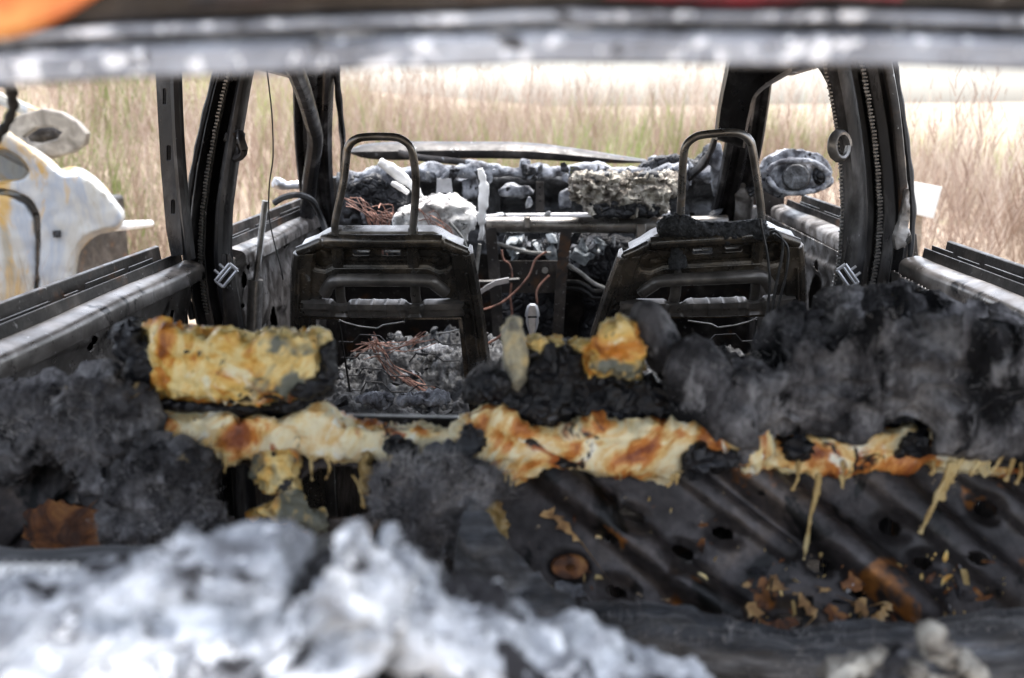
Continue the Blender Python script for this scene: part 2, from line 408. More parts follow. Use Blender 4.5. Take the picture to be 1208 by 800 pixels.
ashw = mat('flaky_ash', [(0.28, (0.03, 0.026, 0.022)), (0.42, (0.16, 0.14, 0.12)), (0.53, (0.38, 0.35, 0.30)), (0.68, (0.62, 0.58, 0.5))], 36, rough=(0.8, 1.0), bump=1.0, bscale=130, bdist=0.006, spec=0.2)
meltw = mat('melted_white', [(0.3, (0.5, 0.5, 0.5)), (0.5, (0.72, 0.72, 0.71)), (0.7, (0.82, 0.82, 0.82))], 25, rough=(0.4, 0.6), bump=0.3)
debr = mat('burnt_debris', [(0.25, (0.01, 0.01, 0.011)), (0.45, (0.024, 0.024, 0.026)), (0.57, (0.07, 0.073, 0.078)), (0.72, (0.2, 0.21, 0.225))], 20, rough=(0.4, 0.8), bump=0.9, bscale=90, bdist=0.006,
           spots=[((0.005, 0.005, 0.006), 24, 0.58, 0.05), ((0.2, 0.2, 0.06), 14, 0.68, 0.05)], distort=0.8)
copper = mat('bare_copper', [(0.3, (0.05, 0.035, 0.03)), (0.48, (0.20, 0.10, 0.075)), (0.6, (0.36, 0.19, 0.14)), (0.75, (0.45, 0.30, 0.25))], 30, rough=(0.35, 0.6), metal=0.4, bump=0.2, bscale=300, bdist=0.0005)
wire = mat('burnt_wire', [(0.3, (0.008, 0.008, 0.008)), (0.6, (0.03, 0.028, 0.027)), (0.8, (0.12, 0.11, 0.1))], 60, rough=(0.35, 0.6), metal=0.4, bump=0.2, bscale=300, bdist=0.0005)
wirel = mat('pale_wire', [(0.3, (0.12, 0.12, 0.11)), (0.6, (0.3, 0.3, 0.29)), (0.8, (0.5, 0.5, 0.5))], 60, rough=(0.35, 0.6), metal=0.5, bump=0.2, bscale=300, bdist=0.0005)
cloth = mat('black_cloth', [(0.3, (0.010, 0.010, 0.012)), (0.46, (0.028, 0.029, 0.033)), (0.56, (0.065, 0.068, 0.076)), (0.70, (0.17, 0.175, 0.19))], 22, rough=(0.55, 0.85), bump=0.6, bscale=120, bdist=0.002, stretch=(0.35, 1.6, 3.0), spots=[((0.18, 0.19, 0.21), 60, 0.7, 0.06)], sheen=0.2)  # stretched pale streaks paint fold highlights along with scratches
rubber = mat('dark_rubber', [(0.3, (0.006, 0.006, 0.007)), (0.7, (0.03, 0.03, 0.032))], 30, rough=(0.45, 0.7), bump=0.4, bscale=140, bdist=0.002)
glassr = mat('pale_slag', [(0.3, (0.08, 0.09, 0.10)), (0.5, (0.3, 0.33, 0.35)), (0.7, (0.6, 0.64, 0.67))], 45, rough=(0.25, 0.5), bump=0.6, bscale=90)
alloy = mat('cast_alloy', [(0.3, (0.35, 0.35, 0.36)), (0.7, (0.62, 0.62, 0.64))], 30, rough=(0.3, 0.5), metal=0.6, bump=0.2)
wcar = mat('burnt_white_body', [(0.3, (0.22, 0.15, 0.07)), (0.40, (0.27, 0.25, 0.20)), (0.5, (0.38, 0.375, 0.35)), (0.60, (0.27, 0.295, 0.33)), (0.7, (0.42, 0.41, 0.38)), (0.82, (0.36, 0.25, 0.1))], 2.6, rough=(0.5, 0.8), bump=0.2, bscale=30,
           spots=[((0.42, 0.27, 0.09), 4.0, 0.53, 0.10), ((0.5, 0.5, 0.48), 8, 0.64, 0.1)], distort=0.8, stretch=(1.6, 1, 0.6))
paper = mat('white_board_paint', [(0.3, (0.78, 0.76, 0.7)), (0.7, (0.85, 0.84, 0.8))], 6, rough=(0.6, 0.8), bump=0.1)
earth = mat('brown_earth', [(0.3, (0.17, 0.125, 0.09)), (0.5, (0.27, 0.21, 0.155)), (0.7, (0.38, 0.31, 0.24))], 1.2, rough=(0.9, 1.0), bump=0.8, bscale=12, bdist=0.05, spots=[((0.18, 0.2, 0.07), 0.5, 0.58, 0.1)])  # earth colour paled so the ground bounces more light onto the car
fieldm = mat('pale_stubble', [(0.3, (0.42, 0.38, 0.33)), (0.7, (0.55, 0.52, 0.47))], 0.05, rough=(0.9, 1.0), bump=0.3, bscale=2)

# ================================================================== SETTING
def ground_z(x, y):
    """field: level round the car, a low bank rising on the left and a gentle swell ahead"""
    x, y = np.asarray(x, float), np.asarray(y, float)
    sm = lambda a, b, t: np.clip((t - a) / (b - a), 0, 1) ** 2 * (3 - 2 * np.clip((t - a) / (b - a), 0, 1))
    z = 1.55 * sm(3.2, 11, -x + 0.18 * (np.clip(y, 0, 12) - 3)) + 0.6 * sm(5, 12, y) * sm(-7, -1, -x)
    P = np.stack([x, y, np.zeros_like(x)], -1).reshape(-1, 3)
    far = np.clip((np.hypot(x, y) - 4) / 6, 0, 1)
    return z + (0.09 * fbm(P, 0.45, 3, 5).reshape(x.shape)) * far

def field():
    g = np.concatenate([-np.geomspace(900, 14, 18), np.linspace(-13, 13, 80), np.geomspace(14, 900, 18)])
    X, Y = np.meshgrid(g, g); Z = ground_z(X, Y); n = len(g)
    idx = np.arange(n * n).reshape(n, n)
    F = np.stack([idx[:-1, :-1].ravel(), idx[:-1, 1:].ravel(), idx[1:, 1:].ravel(), idx[1:, :-1].ravel()], 1)
    me = bpy.data.meshes.new('ground'); me.from_pydata(np.stack([X, Y, Z], -1).reshape(-1, 3).tolist(), [], F.tolist())
    return tag(put('ground', me, earth, angle=180), 'brown earth of the weedy field round the wreck', kind='structure')
field()

# ---- weeds
def tintmat(name, c0, c1, c2, trans=0.25):
    m = bpy.data.materials.new(name); m.use_nodes = True; t = m.node_tree; N, L = t.nodes, t.links; b = N['Principled BSDF']
    a = N.new('ShaderNodeAttribute'); a.attribute_name = 'tint'
    r = N.new('ShaderNodeValToRGB'); e = r.color_ramp.elements; e.new(0.5)
    for q, (p, c) in zip(e, ((0, c0), (0.5, c1), (1, c2))): q.position = p; q.color = (*c, 1)
    L.new(a.outputs['Fac'], r.inputs[0]); L.new(r.outputs[0], b.inputs['Base Color']); b.inputs['Roughness'].default_value = 0.7
    tr = N.new('ShaderNodeBsdfTranslucent'); L.new(r.outputs[0], tr.inputs[0]); mx = N.new('ShaderNodeMixShader'); mx.inputs[0].default_value = trans
    L.new(b.outputs[0], mx.inputs[1]); L.new(tr.outputs[0], mx.inputs[2]); L.new(mx.outputs[0], N['Material Output'].inputs[0]); return m

def ribbons(name, base, dirv, length, width, tint, material, label, cat, droop=0.15):
    """many narrow curved blades as one mesh"""
    n = len(base); side = np.cross(dirv, rng.normal(0, 1, (n, 3))); side /= np.linalg.norm(side, axis=1)[:, None] + 1e-9
    hz = dirv * np.array([1, 1, 0]) + rng.normal(0, 0.25, (n, 3)) * np.array([1, 1, 0]); P = []
    for t, wd in ((0, 1.0), (0.4, 0.85), (0.75, 0.55), (1.0, 0.0)):
        c = base + dirv * (length * t)[:, None] + (hz * (droop * t * t * length)[:, None]) - np.array([0, 0, 1]) * (droop * 0.5 * t * t * length)[:, None]
        P.append((c, wd))
    V = []
    for c, wd in P[:-1]: V += [c - side * (width * wd)[:, None], c + side * (width * wd)[:, None]]
    V.append(P[-1][0]); V = np.stack(V, 1).reshape(-1, 3); i = np.arange(n) * 7
    F4 = np.concatenate([np.stack([i + k, i + k + 1, i + k + 3, i + k + 2], 1) for k in (0, 2)]); F3 = np.stack([i + 4, i + 5, i + 6], 1)
    me = bpy.data.meshes.new(name); nl = F4.size + F3.size
    me.vertices.add(len(V)); me.vertices.foreach_set('co', V.ravel()); me.loops.add(nl); me.polygons.add(len(F4) + len(F3))
    me.loops.foreach_set('vertex_index', np.concatenate([F4.ravel(), F3.ravel()]))
    st = np.concatenate([np.arange(len(F4)) * 4, F4.size + np.arange(len(F3)) * 3]); me.polygons.foreach_set('loop_start', st)
    me.update(calc_edges=True); me.validate()
    at = me.attributes.new('tint', 'FLOAT', 'POINT'); at.data.foreach_set('value', np.repeat(tint, 7))
    me.materials.append(material); o = bpy.data.objects.new(name, me); col.objects.link(o)
    return tag(o, label, cat, kind='stuff')

def scatter(n, rmin, rmax, a0=-62, a1=62, power=1.0):
    r = rmin + (rmax - rmin) * rng.random(n) ** power; a = np.radians(a0 + (a1 - a0) * rng.random(n))
    x, y = np.sin(a) * r, np.cos(a) * r
    keep = ~((np.abs(x) < 1.25) & (y < 4.9)) & ~((x < -1.6) & (x > -6.4) & (y > 3.9) & (y < 6.6))
    return x[keep], y[keep]

weedm = tintmat('dry_weed', (0.19, 0.12, 0.085), (0.385, 0.285, 0.225), (0.64, 0.55, 0.46), 0.33)
grassm = tintmat('dry_grass_blade', (0.18, 0.12, 0.085), (0.365, 0.29, 0.23), (0.63, 0.55, 0.46), 0.33)
greenm = tintmat('green_grass_blade', (0.14, 0.20, 0.04), (0.30, 0.36, 0.12), (0.50, 0.52, 0.24))

def blades(n, rmin, rmax, hmin, hmax, wmin, wmax, lean, name, m_, label, cat, mask=None, power=1.3, tb=0.5):
    x, y = scatter(n, rmin, rmax, power=power)
    P = np.stack([x, y, np.zeros_like(x)], 1)
    cl = fbm(P, 0.9, 3, 9)
    keep = rng.random(len(x)) < np.clip(0.40 + 2.0 * cl, 0.06, 1)
    if mask is not None: keep &= mask(x, y)
    x, y, cl = x[keep], y[keep], cl[keep]; n = len(x)
    base = np.stack([x, y, ground_z(x, y) - 0.02], 1)
    d = np.stack([rng.normal(0.05, lean, n), rng.normal(0, lean, n), np.ones(n)], 1); d /= np.linalg.norm(d, axis=1)[:, None]
    L = (hmin + (hmax - hmin) * rng.random(n)) * (0.8 + 0.4 * np.clip(cl + .5, 0, 1))
    W = wmin + (wmax - wmin) * rng.random(n); W = W * np.clip(np.hypot(x, y) / 8, 0.8, 2.2)
    rr = np.hypot(x, y); tint = np.clip(tb - 0.06 - 0.5 * np.clip((12 - rr) / 6, 0, 1) + 0.12 * np.clip((rr - 11) / 8, 0, 1) + 1.1 * fbm(base, 0.38, 3, 21) + rng.normal(0, 0.16, n), 0, 1)
    return ribbons(name, base, d, L, W, tint, m_, label, cat)

blades(170000, 2.2, 30, 0.25, 0.95, 0.0012, 0.0032, 0.34, 'dry_grass', grassm, 'tan dry grass filling the field round the wreck', 'grass')
blades(48000, 8, 26, 0.6, 1.15, 0.0025, 0.005, 0.2, 'green_grass', greenm, 'patches of fresh green grass among the dry weeds', 'grass',
       mask=lambda x, y: fbm(np.stack([x, y, 0 * x], 1), 0.35, 2, 77) > 0.02, tb=0.5)

def weeds(n, rmin, rmax):
    x, y = scatter(n, rmin, rmax, power=1.1)
    cl = fbm(np.stack([x, y, 0 * x], 1), 0.42, 3, 40)
    keep = rng.random(len(x)) < np.clip(0.45 + 2.2 * cl, 0.03, 1) * np.where(x > 3.2, 0.35, np.where(x > 0.8, 0.6, 1.0))
    x, y, cl = x[keep], y[keep], cl[keep]; n = len(x)
    B, D, L, W, T = [], [], [], [], []
    for i in range(n):
        b = np.array([x[i], y[i], 0.0]); b[2] = GZ(x[i], y[i])
        h = (0.8 + 0.8 * rng.random() ** 1.5 + 1.1 * max(cl[i], 0)) * (0.85 if x[i] > 3.2 else 1.0)
        d = np.array([rng.normal(0.08, 0.20), rng.normal(0, 0.18), 1.0]); d /= np.linalg.norm(d); tt = np.clip(0.36 + 0.7 * cl[i] - 0.3 * np.clip((9 - math.hypot(x[i], y[i])) / 4, 0, 1) + rng.normal(0, 0.2), 0, 1)
        B.append(b); D.append(d); L.append(h); W.append(0.0022 + 0.0012 * rng.random()); T.append(tt * 0.8)
        nb = rng.integers(18, 34)
        for k in range(nb):
            t = 0.35 + 0.63 * (k / nb); q = b + d * h * t; a = rng.random() * 6.283; up = 0.9 + 0.9 * rng.random()
            e = np.array([math.cos(a), math.sin(a), up * 1.5 + 0.6]); e /= np.linalg.norm(e)
            B.append(q); D.append(e); L.append((0.22 - 0.15 * t) * h * (0.4 + 0.6 * rng.random())); W.append(0.0014 + 0.0024 * rng.random()); T.append(np.clip(tt + rng.normal(0, 0.15), 0, 1))
    return ribbons('tall_weeds', np.array(B), np.array(D), np.array(L), np.array(W), np.array(T), weedm, 'tall reddish brown dry weeds with feathery heads beyond the wreck', 'weeds', droop=0.1)
_gx = np.linspace(-40, 40, 161)
_GX, _GY = np.meshgrid(_gx, _gx); _GZ = ground_z(_GX, _GY)
def GZ(x, y):
    i = int(np.clip((x + 40) * 2, 0, 160)); j = int(np.clip((y + 40) * 2, 0, 160)); return float(_GZ[j, i]) - 0.03
weeds(13000, 5.0, 24)

# ================================================================== THE WRECK: BODY SHELL
car = thing('burned_car', 'burned-out car shell with bare sooty steel seen from its open tail', 'car', (0, 1.6, 0))
def ext_profile(prof, ys, xs=None, zs=None):
    """sections of an (x,z) profile carried along y"""
    return [[(p[0] + (xs[i] if xs else 0), y, p[1] + (zs[i] if zs else 0)) for p in prof] for i, y in enumerate(ys)]
def mir(prof, sg): return [(sg * a, b) for a, b in prof]

# floor pan, tunnel, firewall, wheel wells, quarter panels
m = MB()
m.loft([[(x, y, z) for (x, z) in ((-0.74, 0.62), (-0.72, 0.34), (-0.16, 0.32), (-0.12, 0.46), (0.12, 0.46), (0.16, 0.32), (0.72, 0.34), (0.74, 0.62), (0.74, 0.26), (-0.74, 0.26))] for y in (0.25, 1.0, 1.1, 2.2, 3.1)])
put('floor_pan', m, soot, car)
m = MB().loft([[(-0.64, y, z) for z in ()] for y in ()] or [[(-0.66, 0.28, 0.52), (0.66, 0.28, 0.52), (0.66, 0.28, 0.50), (-0.66, 0.28, 0.50)], [(-0.66, 1.02, 0.56), (0.66, 1.02, 0.56), (0.66, 1.02, 0.54), (-0.66, 1.02, 0.54)]])
put('boot_floor', m, soot, car)
m = MB()
m.loft([[(x, 3.12 + 0.02 * math.sin(x * 9), 0.3), (x, 3.08 + 0.02 * math.cos(x * 13), 0.7), (x, 3.02, 1.02), (x, 3.0, 1.15), (x, 3.06, 1.15), (x, 3.16, 0.7), (x, 3.18, 0.3)] for x in np.linspace(-0.7, 0.7, 15)])
put('firewall', m, soot, car)
for sg in (-1, 1):
    m = MB().loft([[(sg * 0.60, y, 0.3), (sg * 0.63, y, 0.9), (sg * 0.66, y, 1.06), (sg * 0.72, y, 1.085), (sg * 0.75, y, 1.05), (sg * 0.77, y, 0.7), (sg * 0.74, y, 0.3)] for y in (0.2, 0.5, 0.8, 1.06)])
    put('quarter_panel', m, soot, car)
    m = MB().loft([[(sg * (0.60 + 0.02 * t), 0.30 + 0.55 * t, 1.40 - 0.31 * t), (sg * (0.68 + 0.02 * t), 0.28 + 0.55 * t, 1.40 - 0.31 * t), (sg * (0.68 + 0.02 * t), 0.46 + 0.58 * t, 1.44 - 0.35 * t), (sg * (0.60 + 0.02 * t), 0.48 + 0.56 * t, 1.44 - 0.35 * t)] for t in np.linspace(0, 1, 5)])
    put('rear_pillar', m, soot, car, bevel=0.006)

# roof skin with cross bows, front header, side rails
m = MB()
RY = np.linspace(0.47, 2.28, 14)
def roof_z(x, y): return 1.43 + 0.10 * math.sin(min((y - 0.45) / 1.3, 1) * 1.4) - 0.09 * (x / 0.6) ** 2
m.loft([[(x, y, roof_z(x, y)) for x in np.linspace(-0.60, 0.60, 13)] + [(x, y, roof_z(x, y) + 0.012) for x in np.linspace(0.60, -0.60, 13)] for y in RY])
roof = put('roof', m, soot, car)
for yb in (0.95, 1.5, 2.0):
    put('roof_bow', MB().loft([[(x, yb - 0.03, roof_z(x, yb) - 0.003), (x, yb - 0.02, roof_z(x, yb) - 0.025), (x, yb + 0.02, roof_z(x, yb) - 0.025), (x, yb + 0.03, roof_z(x, yb) - 0.003)] for x in np.linspace(-0.55, 0.55, 9)]), soot, roof)
put('windscreen_header', MB().loft([[(x, 2.26 - 0.1 * (x / .55) ** 2, 1.49 - 0.04 * (x / .55) ** 2), (x, 2.30 - 0.1 * (x / .55) ** 2, 1.465 - 0.04 * (x / .55) ** 2), (x, 2.36 - 0.1 * (x / .55) ** 2, 1.475 - 0.04 * (x / .55) ** 2), (x, 2.36 - 0.1 * (x / .55) ** 2, 1.52 - 0.04 * (x / .55) ** 2)] for x in np.linspace(-0.52, 0.52, 11)]), soot, car, bevel=0.005)
for sg in (-1, 1):
    P = [(0.60, 0.46, 1.42), (0.60, 0.9, 1.46), (0.585, 1.5, 1.475), (0.56, 2.0, 1.47), (0.52, 2.28, 1.45)]
    put('roof_side_rail', MB().tube(spline([(sg * a, b, c) for a, b, c in P], 5), 0.045, 10), pillm, car)

# rear header over the camera's opening: lower flange, groove, pale lip, scorched red outer skin
def hdr_sec(x):
    return 0.455 - 0.06 * x * x, 1.3672 - 0.0055 * (x / 0.22) ** 2 * (1 if abs(x) < 0.3 else (0.3 / abs(x)) ** 0.7)
xs = np.linspace(-0.66, 0.66, 160)
prof = [(0.035, 0.004), (0.000, -0.0004), (-0.003, 0.001), (-0.0035, 0.010), (-0.001, 0.0125), (0.002, 0.0135), (0.012, 0.0142), (0.013, 0.0166), (0.003, 0.0175), (-0.002, 0.0185), (-0.002, 0.0212), (0.001, 0.0222), (0.010, 0.0235), (0.03, 0.03), (0.05, 0.02)]
hn = fbm(np.stack([xs, 0 * xs, 0 * xs], 1), 22, 3, 8)
m = MB().loft([[(x, hdr_sec(x)[0] + a, hdr_sec(x)[1] + b + 0.0008 * hn[i]) for a, b in prof] for i, x in enumerate(xs)])
hd = put('rear_roof_rail', m, header_m, car); hd['label'] = 'blistered grey rear roof rail close to the camera'
prof = [(0.014, 0.0235), (0.004, 0.0245), (0.001, 0.030), (-0.002, 0.046), (0.004, 0.062), (0.03, 0.076), (0.06, 0.082), (0.06, 0.07), (0.02, 0.04)]
m = MB().loft([[(x, hdr_sec(x)[0] + a, hdr_sec(x)[1] + b) for a, b in prof] for x in xs])
sk = put('roof_edge_skin', m, soot, hd)
def strip(name, x0, x1, z0, z1, y, m_, lab, n=30, tp=0.0):
    zz0 = z0; z0 = lambda x: zz0 + tp * max(0, (x - x1 + 0.05) / 0.05) ** 2
    q = MB().loft([[(x, hdr_sec(x)[0] + y, hdr_sec(x)[1] + z0(x) + 0.0015 * math.sin(60 * x)), (x, hdr_sec(x)[0] + y - 0.004, hdr_sec(x)[1] + z0(x) + 0.002), (x, hdr_sec(x)[0] + y - 0.005, hdr_sec(x)[1] + max(z1, z0(x) + 0.01) - 0.002), (x, hdr_sec(x)[0] + y, hdr_sec(x)[1] + max(z1, z0(x) + 0.01))] for x in np.linspace(x0, x1, n)])
    put(name, q, m_, sk)['label'] = lab
strip('paint_patch', -0.40, -0.186, 0.0205, 0.07, -0.004, orangep, 'scorched orange paint at the left of the roof edge', 40, 0.014)
strip('brake_light_lens', 0.025, 0.148, 0.0252, 0.042, -0.004, redp, 'strip of red brake light lens in the roof edge')
strip('brake_light_lens', -0.15, 0.018, 0.0285, 0.045, -0.003, brownp, 'sooty brown end of the brake light lens')

# ---- A pillars
def a_pillar(sg, base, top, wbase, wtop):
    m = MB(); secs = []
    for t in np.linspace(0, 1, 15):
        cx = base[0] + (top[0] - base[0]) * t + (0.02 * math.sin(t * math.pi)) * sg; cy = base[1] + (top[1] - base[1]) * (t ** 1.15); cz = base[2] + (top[2] - base[2]) * t
        wd = wbase + (wtop - wbase) * t
        pr = [(-0.5, -0.02), (-0.42, -0.028), (-0.34, -0.022), (-0.30, -0.008), (-0.16, -0.006), (-0.12, -0.024), (0.02, -0.03), (0.1, -0.022), (0.14, -0.006), (0.26, -0.006), (0.3, -0.02), (0.42, -0.024), (0.5, -0.012), (0.48, 0.03), (-0.48, 0.03)]
        secs.append([(cx + sg * a * wd, cy + b * 1.2, cz - 0.3 * b) for a, b in pr])
    m.loft(secs); return put('a_pillar', m, pillm, car)
AL = a_pillar(-1, (-0.645, 2.92, 0.96), (-0.500, 2.28, 1.475), 0.085, 0.085)
AR = a_pillar(1, (0.505, 2.92, 0.96), (0.452, 2.28, 1.475), 0.095, 0.085)
# door-frame bar running beside the left A pillar, quarter strip on the right
put('door_frame_bar', MB().tube(spline([U(344, 72, Y=2.05), U(357, 105, Y=2.2), U(367, 140, Y=2.38), U(372, 165, Y=2.5), U(366, 210, Y=2.62), U(362, 255, Y=2.7)], 6), [0.021] * 31, 10, flat=0.9), pillm, AL)
put('pillar_flange', MB().tube(spline([U(396, 72, Y=2.34), U(399, 110, Y=2.42), U(403, 150, Y=2.55), U(405, 185, Y=2.7), U(402, 240, Y=2.9)], 6), [0.008 + 0.001 * math.sin(i * 1.1) for i in range(25)], 8), pillm, AL)
put('pillar_flange', MB().tube(spline([U(862, 76, Y=2.3), U(850, 130, Y=2.45), U(843, 165, Y=2.6), U(832, 190, Y=2.75), U(812, 207, Y=2.85), U(785, 213, Y=2.9)], 6), [0.006 + 0.016 * (i / 30) ** 1.2 + 0.002 * math.sin(i * 1.1) for i in range(31)], 8, flat=0.6), soot, AR)
m = MB().loft([[tuple(U(a, b, Y=2.72) + np.array([0, dy, 0])) for a, b in ((841 + s * 0, y), (855, y), (857, y + 0.1), (843, y + 0.1))] for s, y, dy in ((0, 165, 0), (0, 180, -0.004), (0, 215, -0.006), (0, 232, 0))])
put('ash_streak', organic('tmpo', MB().tube(spline([U(846, 168, Y=2.73), U(846, 195, Y=2.74), U(846, 222, Y=2.76), U(847, 234, Y=2.77)], 4), [0.010, 0.014, 0.016, 0.017, 0.018, 0.019, 0.019, 0.018, 0.017, 0.015, 0.013, 0.009, 0.005], 8, flat=0.4), None, None, 0.004, 2, [(60, 0.003)]).data, ashg, AR)
bpy.data.objects.remove(bpy.data.objects['tmpo'])
put('ash_streak', MB().tube(spline([U(873, 180, Y=2.70), U(876, 210, Y=2.72), U(878, 240, Y=2.74), U(876, 262, Y=2.76)], 5), [0.018] * 8 + [0.024] * 8, 8, flat=0.4), doorl, AR)
put('pillar_foot', MB().box(U(883, 258, Y=2.78), (0.06, 0.05, 0.07)), doorl, AR, bevel=0.008)

# arch where the right pillar sweeps into the roof rail, and its small twin on the left
def arch(outer, inner, Y0, Y1, parent):
    secs = []
    o_, i_ = spline(outer, 6), spline(inner, 6)
    for k, ((a, b), (c, d)) in enumerate(zip(o_, i_)):
        yy = Y0 + (Y1 - Y0) * k / len(o_); p, q = U(a, b, Y=yy), U(c, d, Y=yy)
        secs.append([p, p * .7 + q * .3 + (0, -0.015, 0), p * .4 + q * .6 + (0, -0.006, 0), p * .15 + q * .85 + (0, -0.02, 0), q, q + (0, 0.05, 0), p + (0, 0.05, 0)])
    return put('roof_arch', MB().loft(secs), pillm, parent)
arch([(846, 165), (851, 125), (858, 90), (866, 50)], [(879, 175), (886, 136), (901, 106), (975, 66)], 2.42, 2.16, AR)
arch([(985, 62), (1000, 66), (1010, 72), (1020, 80)], [(940, 50), (955, 66), (972, 78), (985, 100)], 2.1, 2.0, AR)
# ---- B pillars
def b_pillar(sg, table):
    # section across the pillar: (fraction from outer to inner edge, depth); edges follow the measured sweep of the pillar
    pr = [(0.0, 1.945), (0.03, 1.925), (0.09, 1.922), (0.14, 1.935), (0.17, 1.950), (0.34, 1.952), (0.40, 1.962), (0.45, 1.975), (0.55, 1.975), (0.60, 1.955), (0.64, 1.935), (0.74, 1.930), (0.88, 1.932), (0.95, 1.940), (1.0, 1.96), (0.66, 2.03), (0.5, 2.05), (0.04, 2.05)]
    rows = []
    for py, xa, xb in table:
        a, b = U(xa, py, Y=1.94), U(xb, py, Y=1.94); rows.append((a[2], a[0], b[0]))
    rows.sort(); zs = np.array([r[0] for r in rows]); oa = np.array([r[1] for r in rows]); ob = np.array([r[2] for r in rows])
    def at(f, d, z):
        a, b = np.interp(z, zs, oa), np.interp(z, zs, ob)
        return (a + (b - a) * f, d + 0.005 * math.sin(z * 11), z)
    Z = np.concatenate([[0.35, 0.6], np.linspace(0.75, 1.475, 34)])
    o = put('b_pillar', MB().loft([[at(f, d, z) for f, d in pr] for z in Z]), pillm, car, bevel=0.0015)
    return o, at
BL, atL = b_pillar(1, [(60, 267, 302), (75, 262, 298), (110, 252, 291), (150, 242, 284), (200, 232, 277), (250, 226, 271), (300, 224, 271), (350, 228, 278), (392, 236, 286), (450, 240, 292), (560, 240, 296)])
BR, atR = b_pillar(-1, [(60, 1046, 972), (75, 1050, 976), (110, 1056, 984), (150, 1063, 991), (200, 1069, 996), (250, 1072, 997), (300, 1068, 993), (345, 1060, 985), (400, 1057, 980), (560, 1056, 976)])
def clip_strip(parent, at, a, b, z0, z1, wd, pitch=0.0065):
    m = MB(); z = z0
    while z < z1:
        p, q = Vector(at(a - wd / 2, b, z)), Vector(at(a + wd / 2, b, z)); c = (p + q) / 2
        if random.random() > 0.12: m.box(c + Vector((random.gauss(0, 0.0006), 0, 0)), ((q - p).length * random.uniform(0.75, 1.05), 0.010, pitch * random.uniform(0.35, 0.55)), Euler((0.15, 0, 0)).to_matrix()); z += pitch
    P = [at(a, b + 0.004, zz) for zz in np.linspace(z0 - 0.003, z1, 30)]
    m.tube(P, abs(at(a + wd / 2, b, 1.2)[0] - at(a - wd / 2, b, 1.2)[0]) * 0.30, 6)
    o = put('trim_clip_strip', m, zinc, parent); o['label'] = 'toothed metal trim strip'; return o
clip_strip(BL, atL, 0.26, 1.944, 0.96, 1.45, 0.11)
clip_strip(BR, atR, 0.42, 1.952, 0.96, 1.45, 0.09)
clip_strip(BR, atR, 1.01, 1.955, 0.90, 1.46, 0.05, 0.007)
for P_, at_, s_ in ((BL, atL, -0.06), (BR, atR, -0.04)):
    put('door_seal', MB().tube([at_(s_, 1.93, z) for z in np.linspace(0.95, 1.46, 40)], [0.006 + 0.001 * math.sin(i * 1.3) for i in range(40)], 7), rubber, P_)
put('belt_anchor', MB().tube([U(282 + 5 * math.cos(a) + 2 * math.sin(3 * a), 172 + 15 * math.sin(a), Y=1.93 - 0.02 * math.cos(a)) for a in np.linspace(0.3, 2 * math.pi + 0.3, 17)], 0.006, 7, flat=1.5), soot, BL)
put('anchor_bolt', MB().box(U(274, 164, Y=1.95), (0.03, 0.02, 0.018), Euler((0, 0.3, 0.2)).to_matrix()), soot, BL, bevel=0.003)
put('belt_anchor', MB().tube([U(991 + 9.5 * math.cos(a), 172 + 16 * math.sin(a), Y=1.93 + 0.012 * math.cos(a)) for a in np.linspace(0, 2 * math.pi, 15)], 0.0058, 7, flat=1.7), zinc, BR)
# lower inner sleeve of the left pillar
put('pillar_sleeve', MB().loft([[tuple(U(a, y, Y=1.90 + dy)) for a, dy in ((x0, 0), (x0 + 6, -0.01), (x1 - 5, -0.01), (x1, 0.0), (x1, 0.06), (x0, 0.06))] for y, x0, x1 in ((300, 262, 272), (330, 262, 278), (360, 263, 283), (392, 265, 288), (430, 266, 293))]), soot, BL, bevel=0.003)

# ---- doors
def door(sg, y0, y1, xo, material, rear, label):
    ys = np.linspace(y0, y1, 24)
    rail = [(-0.77, 0.55), (-0.775, 1.03), (-0.766, 1.090), (-0.756, 1.097), (-0.750, 1.095), (-0.746, 1.066), (-0.716, 1.064), (-0.713, 1.083), (-0.709, 1.084), (-0.705, 1.060), (-0.705, 0.55)]
    ledge = [(-0.7045, 1.052), (-0.7035, 1.068), (-0.694, 1.069), (-0.674, 1.064), (-0.668, 1.060), (-0.6645, 1.053), (-0.664, 1.034), (-0.690, 1.030)]
    d = put('door', MB().loft([[(-sg * (a + xo), y, b) for a, b in rail] for y in ys]), soot, car, bevel=0.0012); d['label'] = label
    put('ledge', MB().loft([[(-sg * (a + xo), y, b + 0.0012 * math.sin(y * 13)) for a, b in ledge] for y in ys]), material, d, bevel=0.001)
    # torn flange pieces left along the window slot
    r = np.random.default_rng(int(y0 * 100) + sg); y = y0 + 0.05
    while y < y1 - 0.1:
        L_ = 0.04 + 0.16 * r.random()
        put('slot_flange', MB().box((-sg * (-0.722 + xo), y + L_ / 2, 1.072 + 0.006 * r.random()), (0.0025, L_, 0.022)), soot, d); y += L_ + 0.01 + 0.05 * r.random()
    return d
DL = door(1, 0.98, 1.915, 0.0, doorm, True, 'left rear door with bare sooty inner panel')
DLf = door(1, 2.06, 2.93, 0.02, doorl, False, 'left front door with ash-streaked inner panel')
DR = door(-1, 0.98, 1.915, 0.012, doorm, True, 'right rear door with bare sooty inner panel')
DRf = door(-1, 2.06, 2.93, 0.05, doorl, False, 'right front door with pitted grey inner panel')
def bump_line(gx, gy, x0, y0, x1, y1, wd, h, k=5.0):
    dx, dy = x1 - x0, y1 - y0; t = np.clip(((gx - x0) * dx + (gy - y0) * dy) / (dx * dx + dy * dy), 0, 1)
    d = np.hypot(gx - x0 - t * dx, gy - y0 - t * dy); return h / (1 + np.exp((d / wd - 1) * k))
